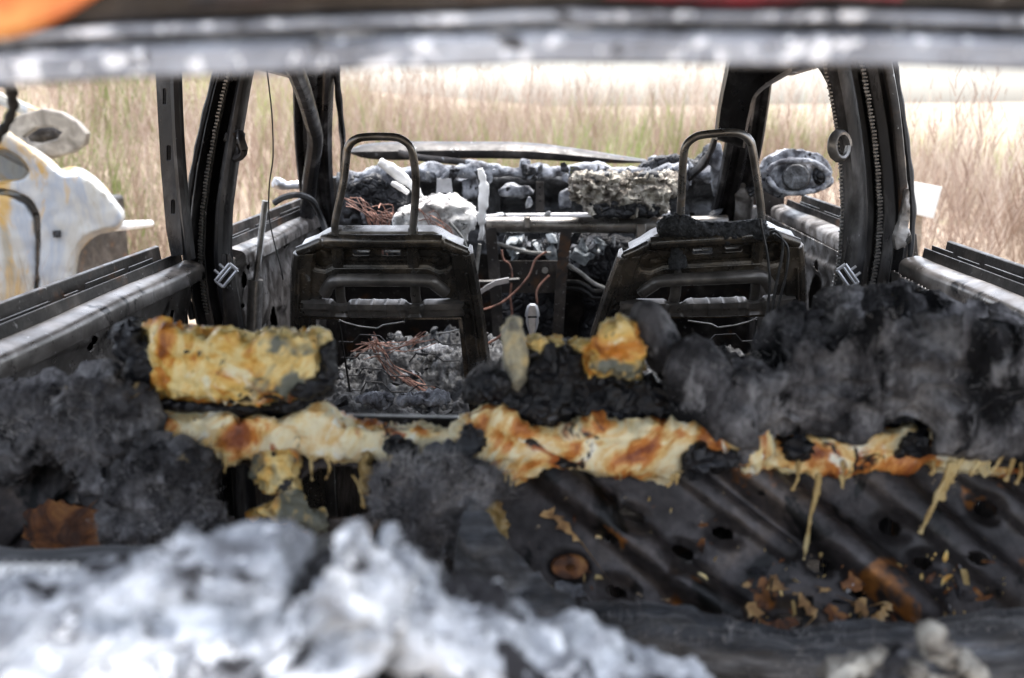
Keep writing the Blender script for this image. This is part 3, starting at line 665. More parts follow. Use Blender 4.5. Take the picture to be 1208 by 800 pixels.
def ell(gx, gy, cx, cy, rx, ry, ang=0):
    c, s = math.cos(rad(ang)), math.sin(rad(ang)); u, v = (gx - cx) * c + (gy - cy) * s, -(gx - cx) * s + (gy - cy) * c
    return (u / rx) ** 2 + (v / ry) ** 2
# pressed inner skins, one sheet each with its openings
def hL(gx, gy):
    dish = 0.016 * (1 / (1 + np.exp((ell(gx, gy, 190, 455, 120, 95) - 1) * 6)))
    return 0.0005 - dish + bump_line(gx, gy, 0, 430, 120, 400, 5, 0.004) + bump_line(gx, gy, 150, 350, 215, 330, 8, 0.004)
pxsheet(-160, 226, 318, 520, 2.0, doorm, 'inner_skin', DL, ((-0.665, 0, 0), (1, 0, 0)), hL,
        lambda x, y: (ell(x, y, 117, 405, 4, 10, 10) < 1) | (ell(x, y, 8, 425, 9, 12) < 1) | (ell(x, y, 100, 372, 2.5, 3) < 1) | (ell(x, y, 150, 402, 3, 5) < 1) | (y < 416 - 0.42 * x) | (ell(x, y, 210, 372, 3, 6) < 1), wob=0.002)
def hLf(gx, gy):
    return 0.0005 + bump_line(gx, gy, 270, 310, 380, 272, 6, 0.008) + bump_line(gx, gy, 300, 330, 330, 420, 8, 0.010) - 0.01 * np.exp(-ell(gx, gy, 345, 300, 22, 18)) + bump_line(gx, gy, 330, 360, 350, 300, 6, 0.008)
pxsheet(262, 385, 250, 430, 1.2, doorl, 'inner_skin', DLf, ((-0.645, 0, 0), (1, 0, 0)), hLf,
        lambda x, y: (ell(x, y, 337, 285, 4, 9, 15) < 1) | (ell(x, y, 286, 361, 2.5, 3) < 1) | (ell(x, y, 287, 330, 3, 10) < 1) | (ell(x, y, 318, 375, 5, 14) < 1) | (y < 301 - 0.485 * (x - 279)) | (ell(x, y, 292, 315, 2, 4) < 1), wob=0.003)
def hR(gx, gy): return 0.0005 + bump_line(gx, gy, 1070, 330, 1208, 380, 7, 0.008) - 0.014 / (1 + np.exp((ell(gx, gy, 1170, 440, 110, 70) - 1) * 6))
pxsheet(1052, 1320, 305, 520, 2.0, doorm, 'inner_skin', DR, ((0.653, 0, 0), (1, 0, 0)), hR,
        lambda x, y: (ell(x, y, 1112, 352, 4, 7) < 1) | (y < 320 + 0.476 * (x - 1056)) | (ell(x, y, 1150, 372, 5, 5) < 1), wob=0.002)
def hRf(gx, gy): return 0.0005 + bump_line(gx, gy, 905, 285, 1000, 328, 6, 0.006) - 0.008 * np.exp(-ell(gx, gy, 925, 310, 25, 30))
pxsheet(885, 1012, 248, 420, 1.2, doorl, 'inner_skin', DRf, ((0.615, 0, 0), (1, 0, 0)), hRf,
        lambda x, y: (ell(x, y, 962, 350, 8, 26, 4) < 1) | (ell(x, y, 966, 314, 3, 6) < 1) | (ell(x, y, 940, 330, 3, 10) < 1) | (ell(x, y, 922, 300, 2.5, 3) < 1) | (ell(x, y, 950, 300, 2, 3) < 1) | (y < 252 + 0.505 * (x - 900)), wob=0.003)
# upright of the rear window frame with three slots
wf = plate('window_frame', [(184, 70), (203, 70), (206, 150), (209, 210), (214, 270), (216, 300), (203, 302), (197, 270), (191, 200), (187, 130)],
           [rrect(192.5, 104, 197.5, 124, 2.2), rrect(197.0, 171, 203, 190, 2.6), rrect(202, 235, 208, 253, 2.6)], pillm, DL, 0.004, Y=1.86)
put('frame_backing', MB().loft([[tuple(U(a, y, Y=1.875)), tuple(U(b, y, Y=1.875)), tuple(U(b, y, Y=1.89)), tuple(U(a, y, Y=1.89))] for y, a, b in ((70, 187, 202), (150, 190, 205), (210, 194, 208), (270, 200, 213), (300, 205, 216))]), soot, wf)
put('frame_flange', MB().tube(spline([U(207, 70, Y=1.86), U(210, 150, Y=1.86), U(214, 210, Y=1.865), U(219, 262, Y=1.87), U(224, 305, Y=1.875)], 5), [0.0105] * 21, 8, flat=1.4), pillm, wf)
for (x0, y0) in ((1051, 70),):
    wr = put('window_frame', MB().tube(spline([U(1046, 72, Y=1.88), U(1056, 130, Y=1.88), U(1063, 200, Y=1.885), U(1066, 245, Y=1.89), U(1062, 292, Y=1.89)], 5), [0.009] * 21, 8, flat=0.7), soot, DR)
put('corner_bracket', organic('tmpo', MB().prism(UL([(1070, 222), (1074, 225), (1073, 268), (1078, 285), (1058, 296), (1055, 285), (1062, 262)], Y=1.87), 1.87, 1.89), None, None, 0.004, 1, [(70, 0.003)]).data, doorl, DR)
bpy.data.objects.remove(bpy.data.objects['tmpo'])
# loose belt tongues stuck on the pillars
def tongue(px, py, ang, Y, label):
    m = MB(); c, s = math.cos(rad(ang)), math.sin(rad(ang))
    def q(u, v, d=0): return U(px + u * c - v * s, py + u * s + v * c, Y=Y + d)
    for (a, b, wd) in (((-13, -6), (13, -6), 0), ((13, -6), (13, 6), 0), ((13, 6), (-13, 6), 0), ((-13, 6), (-13, -6), 0), ((-4, -6), (-4, -15), 1), ((5, -6), (5, -15), 1), ((-13, -2), (13, -2), 1)):
        m.tube([q(*a), q(*b)], 0.0032 if wd == 0 else 0.0026, 6, flat=1.0)
    t = thing('belt_tongue', label, 'seat belt', tuple(U(px, py, Y=Y)))
    put('buckle_plate', m, alloy, t); return t
tongue(267, 325, -50, 1.885, 'bright metal seat belt tongue stuck to the left door pillar')
tongue(1000, 326, 55, 1.90, 'dull grey seat belt tongue hanging on the right door pillar')
# threaded rod standing in the left front door
m = MB(); A, B = U(313, 237, Y=2.12), U(302, 330, Y=2.12)
m.tube([A, B], 0.0055, 8)
for t in np.linspace(0, 1, 60): c = A + (B - A) * t; m.tube([c, c + (B - A) * 0.006], 0.0075, 8)
m.tube([B, U(299, 395, Y=2.12)], 0.016, 10)
put('belt_reel_rod', m, zinc, DLf)

# ---- bonnet, warped wiper cowl and torn scuttle
m = MB()
m.loft([[(x, y, 1.09 - 0.10 * (y - 3.2) - 0.03 * (x / 0.6) ** 2 + 0.006 * math.sin(7 * x + 3 * y)) for x in np.linspace(-0.66, 0.66, 15)] + [(x, y, 1.075 - 0.10 * (y - 3.2) - 0.03 * (x / 0.6) ** 2) for x in np.linspace(0.66, -0.66, 15)] for y in np.linspace(3.25, 4.3, 9)])
put('bonnet', m, soot, car)
m = MB().loft([[(sg * 0.70, y, 0.3), (sg * 0.74, y, 0.9), (sg * 0.70, y, 1.0 - 0.08 * (y - 3)), (sg * 0.64, y, 1.03 - 0.08 * (y - 3)), (sg * 0.62, y, 0.9), (sg * 0.62, y, 0.3)] for sg in (1,) for y in (2.95, 3.4, 4.3)])
put('wing', m, soot, car)
m = MB().loft([[(sg * 0.70, y, 0.3), (sg * 0.74, y, 0.9), (sg * 0.70, y, 1.0 - 0.08 * (y - 3)), (sg * 0.64, y, 1.03 - 0.08 * (y - 3)), (sg * 0.62, y, 0.9), (sg * 0.62, y, 0.3)] for sg in (-1,) for y in (2.95, 3.4, 4.3)])
put('wing', m, soot, car)
m = MB()
top = [(412, 177), (430, 170), (470, 167), (540, 167), (620, 168), (680, 175), (730, 183), (762, 188)]
bot = [(412, 181), (432, 187), (470, 189), (540, 187), (620, 188), (680, 191), (730, 193), (762, 192)]
secs = []
for (a, b), (c, d) in zip(spline([(q[0], q[1]) for q in top], 5), spline([(q[0], q[1]) for q in bot], 5)):
    p, q = U(a, b, Y=3.14), U(c, d, Y=3.10); mid = (p + q) / 2 + np.array([0, -0.03, 0])
    secs.append([p, p * .55 + mid * .45 + (0, -0.008, 0.002), mid, q * .6 + mid * .4 + (0, -0.004, 0), q, q + (0, 0.03, 0.004), p + (0, 0.035, -0.004)])
cw = put('wiper_cowl', MB().loft(secs), soot, car); cw['label'] = 'warped grey cowl strip lying across the windscreen base'
put('wiper_arm', MB().tube(spline([U(470, 180, Y=3.05), U(495, 186, Y=3.04), U(525, 189, Y=3.04), U(560, 193, Y=3.04)], 5), [0.010] * 16, 7, flat=0.5), soot, cw)
for a, b in ((556, 194), (620, 193), (770, 190)): put('cowl_mount', organic('tmpo', MB().tube([U(a, b - 5, Y=3.02), U(a, b + 14, Y=3.02)], 0.018, 10), None, None, 0.005, 2, [(50, 0.006)]).data, ashg, cw); bpy.data.objects.remove(bpy.data.objects['tmpo'])
o = organic('scuttle', MB().prism(UL([(752, 196), (775, 186), (800, 183), (822, 190), (842, 168), (848, 185), (838, 212), (815, 222), (790, 215), (765, 205)], Y=2.97), 2.97, 3.02), char, car, 0.006, 2, [(30, 0.012), (80, 0.006)]); o['label'] = 'torn black scuttle plastic at the right windscreen corner'

# ---- right wing mirror, burned to its shell
m = MB().prism(UL([(893, 200), (905, 184), (918, 178), (928, 173), (950, 177), (968, 184), (980, 198), (982, 214), (974, 225), (955, 229), (930, 229), (918, 233), (905, 228), (896, 218)], Y=2.72), 2.70, 2.82, 0.75)
mr = organic('wing_mirror', m, ashg, car, 0.005, 3, [(18, 0.012), (60, 0.006)], seed=12); mr['label'] = 'right wing mirror burned to a grey lumpy shell'
put('mirror_rim', organic('tmpo', MB().tube(spline([U(a, b, Y=2.685) for a, b in ((905, 203), (918, 192), (940, 189), (962, 193), (976, 205), (974, 219), (955, 226), (930, 227), (915, 223), (905, 210))], 4), 0.008, 7), None, None, 0.004, 2, [(60, 0.005)]).data, ashg, mr); bpy.data.objects.remove(bpy.data.objects['tmpo'])
put('mirror_motor', MB().tube([U(939, 209, Y=2.72), U(939, 209, Y=2.665)], [0.04, 0.033], 14), debr, mr, bevel=0.003)
put('mirror_hollow_shade', MB().ball(U(966, 207, Y=2.71), (0.022, 0.03, 0.026)), char, mr)  # solid dark ball stands in for the shade inside the shell
put('mirror_arm', MB().tube([U(897, 214, Y=2.74), U(880, 225, Y=2.74)], 0.025, 8), char, mr)
# left: remains of the mirror arm and its bent cable
put('mirror_arm', organic('tmpo', MB().tube([U(322, 215, Y=2.76), U(340, 219, Y=2.78), U(362, 218, Y=2.8)], [0.018, 0.012, 0.011], 8), None, None, 0.005, 1, [(60, 0.006)]).data, alloy, AL); bpy.data.objects.remove(bpy.data.objects['tmpo'])
put('door_cable', MB().tube(spline([U(323, 240, Y=2.5), U(335, 233, Y=2.5), U(352, 230, Y=2.5), U(368, 237, Y=2.55), U(378, 255, Y=2.6), U(384, 272, Y=2.6)], 6), 0.008, 7), rubber, DLf)
# hanging wire in the left front window, black loop at the far left
tag(put('hanging_wire', MB().tube(spline([U(a, b, Y=2.08) for a, b in ((313, 70), (317, 100), (321, 140), (322, 185), (318, 215), (317, 250), (322, 280), (331, 315), (334, 330))], 6), 0.0016, 5), wire), 'thin black wire hanging in the left front window', 'wire')
tag(organic('rubber_loop', MB().tube(spline([U(a, b, Y=0.95) for a, b in ((-12, 98), (6, 96), (14, 108), (15, 125), (8, 145), (-2, 160), (-14, 172))], 5), [0.004, 0.005, 0.006, 0.006] * 7 + [0.005] * 3, 8, flat=0.7), rubber, None, 0.002, 1, [(60, 0.002)]), 'black burnt rubber strip hanging at the far left window edge', 'rubber strip')

# ================================================================== FRONT SEATS
crossm = mat('cross_bar_steel', [(0.3, (0.05, 0.045, 0.04)), (0.5, (0.10, 0.09, 0.08)), (0.65, (0.17, 0.15, 0.13)), (0.8, (0.26, 0.24, 0.22))], 20, rough=(0.25, 0.5), metal=0.4, bump=0.2, bscale=150, bdist=0.001)
SP = ((0.0, 1.885, 1.117), (0.0, 0.97, 0.243))       # reclined plane of the seat backs
def seat(sg, label):
    # photo positions are those of the left seat; the right one is its mirror image about the car's centre line
    root = thing('front_seat', label, 'car seat', (sg * 0.31, 2.2, 0.34), 'burned front seats')
    def W(px, py, d=0.0):
        p = U(px, py, plane=SP) + np.array([0, d * 0.97, d * 0.243])
        return np.array([p[0], p[1], p[2]]) if sg < 0 else np.array([-p[0] + 0.005, p[1], p[2]])
    def mirror(o):
        if sg > 0:
            o.data.transform(Matrix.Translation((0.005, 0, 0)) @ Matrix.Scale(-1, 4, (1, 0, 0))); o.data.flip_normals()
        return o
    def pl(name, outer, holes, m_, parent, th=0.004, off=0.0):
        q = ((SP[0][0], SP[0][1] + off, SP[0][2] + off * 0.25), SP[1])
        return mirror(plate(name, outer, holes, m_, parent, th, plane=q))
    # main pressed frame: outline with the big openings
    outer = [(347, 306), (350, 296), (358, 290), (372, 286), (381, 279), (393, 275), (512, 275), (522, 279), (531, 286), (545, 289), (553, 296), (557, 306), (566, 370), (577, 440), (590, 520), (606, 600), (570, 600), (560, 520), (548, 440), (544, 400), (541, 376), (372, 376), (371, 400), (372, 440), (376, 520), (384, 600), (352, 600), (345, 520), (342, 440), (342, 380)]
    up = [(362, 297), (372, 293), (395, 291), (512, 291), (528, 294), (536, 300), (536, 313), (530, 320), (518, 322), (505, 316), (396, 316), (384, 322), (372, 320), (362, 313)]
    mid = [(376, 350), (383, 346), (390, 336), (400, 333), (502, 333), (510, 336), (518, 346), (530, 349), (538, 353), (538, 366), (376, 366)]
    back = pl('back_frame', outer, [up, mid], seatm, root, 0.004)
    # recessed upper panel with its two slots and rivet holes
    rp = pl('recessed_panel', [(358, 290), (542, 290), (542, 324), (358, 324)], [rrect(417, 288.5, 437.5, 301, 3.5), rrect(451, 288.5, 474, 301, 3.5)] + [rrect(a - .8, b - 1.2, a + .8, b + 1.2, .7) for a, b in ((405, 291), (406, 296), (405, 301), (484, 291), (483, 297))], seatm, root, 0.003, 0.022)
    for x0, x1 in ((417, 437.5), (451, 474)):
        put('slot_lip', MB().tube([W(x0 + 1, 296, 0.018), W(x0 + 3, 300.5, 0.018), W(x1 - 3, 300.5, 0.018), W(x1 - 1, 296, 0.018)], 0.0022, 6), barem, rp)
    # recess walls
    put('recess_rim', MB().tube([W(*q, 0.008) for q in up] + [W(*up[0], 0.008)], 0.009, 8), seatm, back)
    put('opening_rim', MB().tube([W(*q, 0.005) for q in mid] + [W(*mid[0], 0.005)], 0.006, 8), seatm, back)
    # top bar, raised rib and rounded sides
    put('top_bar', MB().tube(spline([W(352, 296, -0.004), W(366, 290, -0.008), W(379, 284, -0.010), (W(392, 281, -0.012)), W(450, 281, -0.012), W(512, 281, -0.012), W(524, 284, -0.010), W(536, 290, -0.008), W(550, 297, -0.004)], 5), [0.010 + 0.003 * (1 if 12 < i < 28 else 0) for i in range(41)], 10), seatm, root)
    put('highlight_ledge', MB().loft([[W(a, b, -0.006) + (0, 0, 0.004), W(a, b, 0.030) + (0, 0, 0.003), W(a, b, 0.030), W(a, b, -0.006)] for a, b in ((356, 291), (372, 285), (383, 278), (393, 274), (512, 274), (521, 278), (532, 285), (546, 291))]), barem, root)  # flat steel strip added to catch a sky highlight along the seat top
    put('raised_rib', MB().tube(spline([W(384, 345, -0.002), W(390, 334, -0.010), (W(402, 327, -0.014)), W(452, 326, -0.014), W(504, 327, -0.014), W(516, 334, -0.010), W(526, 344, -0.002)], 6), 0.0125, 10), crossm, root)
    put('lower_crease', MB().tube([W(380, 309, 0.012), W(520, 309, 0.012)], 0.005, 6), seatm, rp)
    for side in (0, 1):
        pts = [(348, 298), (345, 320), (344, 360), (344, 400), (346, 450), (349, 520), (356, 600)] if side == 0 else [(555, 298), (559, 320), (566, 360), (573, 410), (580, 460), (590, 520), (603, 600)]
        ins = 1 if side == 0 else -1
        # side channel: rounded flange wrapped round the edge, with an inner crease
        secs = []
        for a, b in spline(pts, 4):
            c, dd = ins * 1.0, 0
            secs.append([W(a + c * 26, b, 0.004), W(a + c * 22, b, -0.008), W(a + c * 12, b, -0.010), W(a + c * 5, b, -0.016), W(a, b, -0.012), W(a - c * 3, b, 0.0), W(a - c * 1, b, 0.035), W(a + c * 3, b, 0.045), W(a + c * 4, b, 0.01), W(a + c * 14, b, 0.006)])
        s_ = put('side_channel', MB().loft(secs), seatm, root, bevel=0.0015)
        e0 = [(p[0] + ins * 9, p[1]) for p in pts]
        put('channel_crease', MB().tube(spline([W(a, b, -0.014) for a, b in e0[1:]], 4), 0.0028, 6), seatm, s_)
    # corrugated lower cross bar with its end bolts
    secs = []
    for x in np.linspace(356, 548, 97):
        k = 1.0
        dn = 0
        for c0, hw in ((403, 9), (490, 9)):
            t = abs(x - c0) / hw
            if t < 1.5: dn = max(dn, 1 / (1 + math.exp((t - 1) * 9)))
        rib = sum(math.exp(-((x - c0) / 1.6) ** 2) for c0 in (424, 442, 458, 474))
        y0, y1 = 352 + 5 * dn - 1.0 * rib, 373 - (0.5 * dn)
        dpt = -0.020 + 0.012 * dn - 0.003 * rib
        secs.append([W(x, y0, -0.004), W(x, y0 + 1.5, dpt), W(x, y0 + 8, dpt), W(x, y0 + 10, dpt + 0.009), W(x, y1 - 3, dpt + 0.009), W(x, y1, -0.004), W(x, y1 - 1, 0.004), W(x, y0 + 1, 0.004)])
    cb = put('cross_bar', MB().loft(secs), crossm, root)
    for a, b in ((358, 356), (357, 367), (549, 358), (551, 368)):
        put('bolt', MB().tube([W(a, b, -0.012), W(a, b, -0.020)], 0.0055, 6), seatm, cb)
    # headrest hoop and the posts it runs in
    hp = [(397, 276), (395, 262), (399, 225), (405, 185), (409, 172), (418, 164), (432, 161), (460, 161), (472, 164), (481, 173), (484, 190), (486, 225), (487.5, 262), (487, 276)]
    put('headrest_hoop', MB().tube(spline([W(*q, -0.002 - 0.0 * q[1]) for q in hp], 5), 0.0073, 12), barem, root)
    for x0, x1, yb in ((397, 401, 352), (487, 490, 350)):
        put('headrest_post', MB().tube([W(x0, 270, 0.006), W(x1, yb, 0.010), W(x1 + 3, yb + 26, 0.03)], 0.0095, 10), crossm, root)
        put('post_sleeve', MB().tube([W(x0, 279, 0.0), W(x0 + (x1 - x0) * .5, 314, 0.006)], 0.012, 8), seatm, root)
    # spring mat: zig-zag wires hung between two long wires
    vw = [[(395, 392), (401, 430), (409, 480), (413, 510)], [(541, 402), (546, 440), (549, 480), (550, 505)]]
    for q in vw: put('spring_wire', MB().tube(spline([W(*p, 0.05) for p in q], 4), 0.0022, 6), wire, root)
    zz = [[(388, 389), (402, 395), (420, 399), (440, 401)], [(415, 383), (428, 384), (438, 388)], [(441, 401), (448, 397), (474, 393)], [(476, 382), (500, 378), (512, 390), (528, 385)],
          [(394, 418), (412, 418), (420, 409), (444, 410), (452, 418)], [(398, 437), (415, 437), (420, 431), (445, 432)], [(402, 458), (418, 458), (424, 449), (447, 450), (457, 458), (480, 458)],
          [(410, 476), (422, 476), (428, 465), (447, 466), (458, 477), (480, 477), (490, 469), (512, 470), (522, 478)], [(480, 441), (488, 431), (510, 432), (520, 441), (541, 441)], [(512, 408), (528, 406), (541, 403)], [(508, 412), (520, 421), (548, 422)]]
    zm = wirel
    for i, q in enumerate(zz):
        put('spring_wire', MB().tube([W(*p, 0.055) for p in q], 0.0016, 5), wirel if i in (0, 1, 2, 3, 9) else wire, root)
    # cushion pan and runners
    m = MB()
    for x0 in (-0.17, 0.15): m.box((sg * 0.31 + x0, 2.32, 0.66), (0.03, 0.46, 0.09))
    m.box((sg * 0.31 - 0.01, 2.54, 0.66), (0.34, 0.03, 0.08)); m.box((sg * 0.31 - 0.01, 2.32, 0.63), (0.32, 0.44, 0.006))
    put('cushion_pan', m, seatm, root, bevel=0.004)
    for x0 in (-0.16, 0.14): put('runner', MB().box((sg * 0.31 + x0, 2.3, 0.46), (0.04, 0.5, 0.30)), soot, root, bevel=0.004)
    return root, W
SLt, WL = seat(-1, 'left front seat stripped to a shiny black steel back frame')
SRt, WR = seat(1, 'right front seat frame with a crust of char along its top bar')
# heat warped the two frames differently
def warp(root, fn):
    for o in root.children_recursive:
        if o.type != 'MESH': continue
        n = len(o.data.vertices); co = np.empty(n * 3); o.data.vertices.foreach_get('co', co); co = fn(co.reshape(-1, 3)); o.data.vertices.foreach_set('co', co.ravel()); o.data.update()
def warpR(c):
    t = np.clip(1.10 - c[:, 2], 0, 0.6); f = np.clip((0.30 - c[:, 0]) / 0.16, 0, 1); c[:, 0] -= 0.16 * t * f
    c[:, 2] += 0.010 * np.clip((c[:, 0] - 0.3) / 0.15, -1, 1) * np.clip((c[:, 2] - 0.9) / 0.2, 0, 1); c[:, 1] += 0.012 * np.sin(c[:, 0] * 14); return c
def warpL(c):
    c[:, 0] += 0.010 * np.sin(c[:, 2] * 11 + 1.0) * np.clip((c[:, 2] - 1.12) / 0.1, 0, 1); c[:, 1] += 0.010 * np.sin(c[:, 0] * 12 + 2); return c
warp(SRt, warpR); warp(SLt, warpL)
# char crust along the right seat's top bar
m = MB(); P = [U(775, 268, Y=1.875), U(800, 266, Y=1.87), U(830, 272, Y=1.87), U(860, 276, Y=1.87), U(890, 272, Y=1.87), U(903, 270, Y=1.875)]
m.tube(spline(P, 4), [0.010, .016, .019, .020, .021, .02, .019, .018, .018, .019, .02, .021, .022, .022, .021, .020, .021, .022, .022, .018, .010], 10)
m.tube([U(796, 270, Y=1.875), U(797, 296, Y=1.885), U(800, 316, Y=1.89)], [0.013, 0.011, 0.017], 8)
m.tube([U(888, 270, Y=1.875), U(905, 276, Y=1.88)], [0.018, 0.012], 8)
o = organic('char_crust', m, charf, SRt, 0.003, 1, [(70, 0.006), (220, 0.004, True)], seed=5); o['label'] = 'granular black crust'
# wires hanging over the right seat
for q, r_ in (([(897, 258), (900, 275), (905, 300), (908, 330), (906, 360), (900, 395), (893, 425)], 0.0024), ([(906, 276), (916, 274), (924, 285), (922, 305), (914, 340), (910, 372)], 0.0026), ([(918, 278), (929, 300), (924, 330), (916, 365), (908, 395)], 0.0026)):
    pass
HW = [('brown', [(897, 258), (900, 275), (905, 300), (908, 330), (906, 360), (900, 395), (893, 425)], 0.0026, 'brown wire drooping from the right headrest hoop'),
      ('a', [(908, 275), (916, 273), (923, 284), (922, 305), (915, 340), (908, 385)], 0.0028, 'black wire looped over the right seat corner'),
      ('b', [(914, 276), (926, 286), (930, 300), (926, 330), (918, 360), (911, 400)], 0.0026, 'outermost black wire hanging on the right seat')]
for k, q, r_, lb in HW:
    tag(put('loose_wire', MB().tube(spline([U(a, b, Y=1.845) for a, b in q], 5), r_, 6), wire), lb, 'wire', 'wires hanging on the right seat')

# burnt debris on both cushions and the tunnel
def heap(name, cx, cy, z, wx, wy, hgt, seed, material, label, dens=90):
    nx, ny = 170, 170; X, Y = np.meshgrid(np.linspace(-1, 1, nx), np.linspace(-1, 1, ny))
    P = np.stack([cx + X.ravel() * wx, cy + Y.ravel() * wy, np.zeros(nx * ny)], 1)
    e = np.clip(1.15 - (np.abs(X) ** 4 + np.abs(Y) ** 4).ravel(), 0, 1)
    P[:, 2] = z + hgt * e * (0.55 + 0.7 * fbm(P, 9, 4, seed) + 0.20 * fbm(P * np.array([1, 0.6, 1]), 24, 4, seed + 5, True) + 0.10 * fbm(P, 110, 2, seed + 9)) - 0.02
    idx = np.arange(nx * ny).reshape(ny, nx); F = np.stack([idx[:-1, :-1].ravel(), idx[:-1, 1:].ravel(), idx[1:, 1:].ravel(), idx[1:, :-1].ravel()], 1)
    me = bpy.data.meshes.new(name); me.from_pydata(P.tolist(), [], F.tolist())
    root = thing(name, label, 'debris', (cx, cy, z))
    h = put('debris_bed', me, material, root, angle=180)
    r = np.random.default_rng(seed)
    for i in range(dens):
        k = r.integers(0, nx * ny); p = P[k]
        if e[k] < 0.4: continue
        s = 0.004 + 0.011 * r.random() ** 2
        b = bmesh.new(); bmesh.ops.create_icosphere(b, subdivisions=1, radius=s)
        for v in b.verts: v.co *= 0.6 + 0.8 * r.random()
        me = bpy.data.meshes.new('fragment'); b.to_mesh(me); b.free()
        me.transform(Matrix.Translation(p + np.array([0, 0, s * 0.3])) @ Euler(r.random(3) * 6).to_matrix().to_4x4() @ Matrix.Diagonal((1.3, 0.8, 0.5 + 0.5 * r.random(), 1)))
        put('fragment', me, (debr, ashg, char, glassr, ash)[r.choice(5, p=(.36, .14, .42, .05, .03))], root)
    return root
heap('seat_debris', -0.29, 2.27, 0.715, 0.24, 0.34, 0.12, 3, debr, 'grey burnt debris heaped on the left front seat cushion', 170)
heap('seat_debris', 0.30, 2.27, 0.71, 0.23, 0.34, 0.09, 8, debr, 'dark burnt debris heaped on the right front seat cushion', 60)
heap('tunnel_debris', 0.0, 2.35, 0.47, 0.13, 0.5, 0.10, 11, char, 'black charred rubble between the two front seats', 60)
for px, py, s in ((510, 415, 1.0), (500, 470, 1.1), (445, 470, .8)):
    c = U(px, py, Z=0.80)
    tag(organic('ash_flake', MB().ball(c, (0.045 * s, 0.028 * s, 0.010)), ashg, None, 0.003, 1, [(40, 0.012), (110, 0.008, True), (240, 0.003)], seed=px), {510: 'crumbly white ash lying across the back of the left seat debris', 500: 'pale ash patch at the front right of the left seat debris', 445: 'small curved ash flake at the front left of the seat debris'}[px], 'ash')
# copper strands over the left cushion
def strands(name, paths, r_, mat_, label, n=5, sp=0.006, kw=None, group=None, cat='wire'):
    root = thing(name, label, cat, tuple(U(*paths[0][0], **(kw or {}))), group)
    for path in paths:
        for k in range(n):
            o1, o2 = rng.normal(0, sp, 3), rng.normal(0, sp, 3)
            P = [U(a, b, **(kw or {})) + o1 * (1 - i / len(path)) + o2 * (i / len(path)) + rng.normal(0, sp * .7, 3) for i, (a, b) in enumerate(path)]
            put('strand', MB().tube(spline(P, 4), r_, 5), mat_, root)
    return root
strands('copper_wire', [[(441, 399), (452, 420), (470, 442), (492, 455), (512, 463)], [(458, 412), (480, 408), (505, 397)], [(420, 412), (440, 408), (455, 412)]], 0.0010, copper, 'copper strands lying over the left seat debris', 9, 0.008, {'Y': 2.12})

# ================================================================== DASHBOARD
def lump(name, pts, Y0, Y1, m_, parent, vox=0.005, it=2, disp=((30, 0.008), (90, 0.004)), seed=1, k=0.82, jit=0.0):
    """rounded irregular piece: full outline in its middle, drawn in towards front and back"""
    if jit:
        r = np.random.default_rng(seed); Q = []
        for a, b in zip(pts, list(pts[1:]) + [pts[0]]):
            a, b = np.array(a, float), np.array(b, float); n = max(1, int(np.hypot(*(b - a)) / 7))
            Q += [tuple(a + (b - a) * t / n + r.normal(0, jit, 2)) for t in range(n)]
        pts = Q
    ym = Y0 + (Y1 - Y0) * 0.4; secs = []
    for y, kk in ((Y0, k), (Y0 + (ym - Y0) * 0.4, 1 - (1 - k) * 0.4), (ym, 1.0), (ym + (Y1 - ym) * 0.6, 1 - (1 - k) * 0.5), (Y1, k * 0.9)):
        P = np.array(UL(pts, Y=y)); c = P.mean(0); secs.append([tuple(c + (q - c) * kk) for q in P])
    return organic(name, MB().loft(secs), m_, parent, vox, it, list(disp), seed)
dash = thing('dashboard_frame', 'burned dashboard frame of ashy steel below the windscreen opening', 'dashboard', (0, 2.85, 0.9))
def hD(gx, gy):
    return 0.02 * np.exp(-((gy - 212) / 9.0) ** 2) - 0.025 * np.exp(-((gy - 240) / 9.0) ** 2) * (gx > 590) + bump_line(gx, gy, 410, 262, 800, 258, 5, 0.015)
pxsheet(398, 850, 203, 300, 2.0, debr, 'bulkhead_sheet', dash, ((0, 2.96, 0), (0, 1, 0)), hD, lambda x, y: (ell(x, y, 605, 228, 12, 6) < -1) | (fbm(np.stack([x, y, 0 * x], 1), 0.05, 3, 4) > 0.55), wob=0.016)
m = MB().tube(spline([U(a, b, Y=2.90) for a, b in ((405, 213), (440, 206), (500, 203), (560, 201), (620, 203), (690, 202), (750, 205), (800, 203), (838, 206))], 5), [0.020 + 0.006 * math.sin(i * 1.3) for i in range(41)], 10)
o = organic('cowl_beam', m, ashg, dash, 0.006, 2, [(14, 0.012), (50, 0.008)], seed=4); o['label'] = 'upper cowl beam crusted with grey ash'
# dark melted air duct left, grey blobs in the recess
o = organic('melted_duct', MB().prism(UL([(412, 215), (440, 208), (478, 212), (482, 240), (470, 255), (430, 258), (410, 245)], Y=2.88), 2.86, 2.95), char, dash, 0.008, 3, [(15, 0.02), (50, 0.008)], seed=9)
for pts in ([(588, 225), (600, 218), (622, 219), (630, 228), (615, 234), (592, 232)], [(545, 212), (562, 208), (564, 232), (548, 236)], [(660, 228), (672, 222), (674, 246), (660, 248)], [(780, 205), (800, 200), (815, 210), (812, 228), (795, 226)]):
    organic('ash_patch', MB().prism(UL(pts, Y=2.91), 2.90, 2.94), ashg, dash, 0.006, 2, [(30, 0.010), (90, 0.004)], seed=int(pts[0][0]))
plate('bracket', [(516, 211), (532, 211), (534, 232), (538, 250), (534, 256), (512, 256), (509, 250), (515, 236)], [rrect(519, 227, 527, 234, 1.5), rrect(520, 239, 528, 243, 1)], alloy, dash, 0.004, Y=2.84)
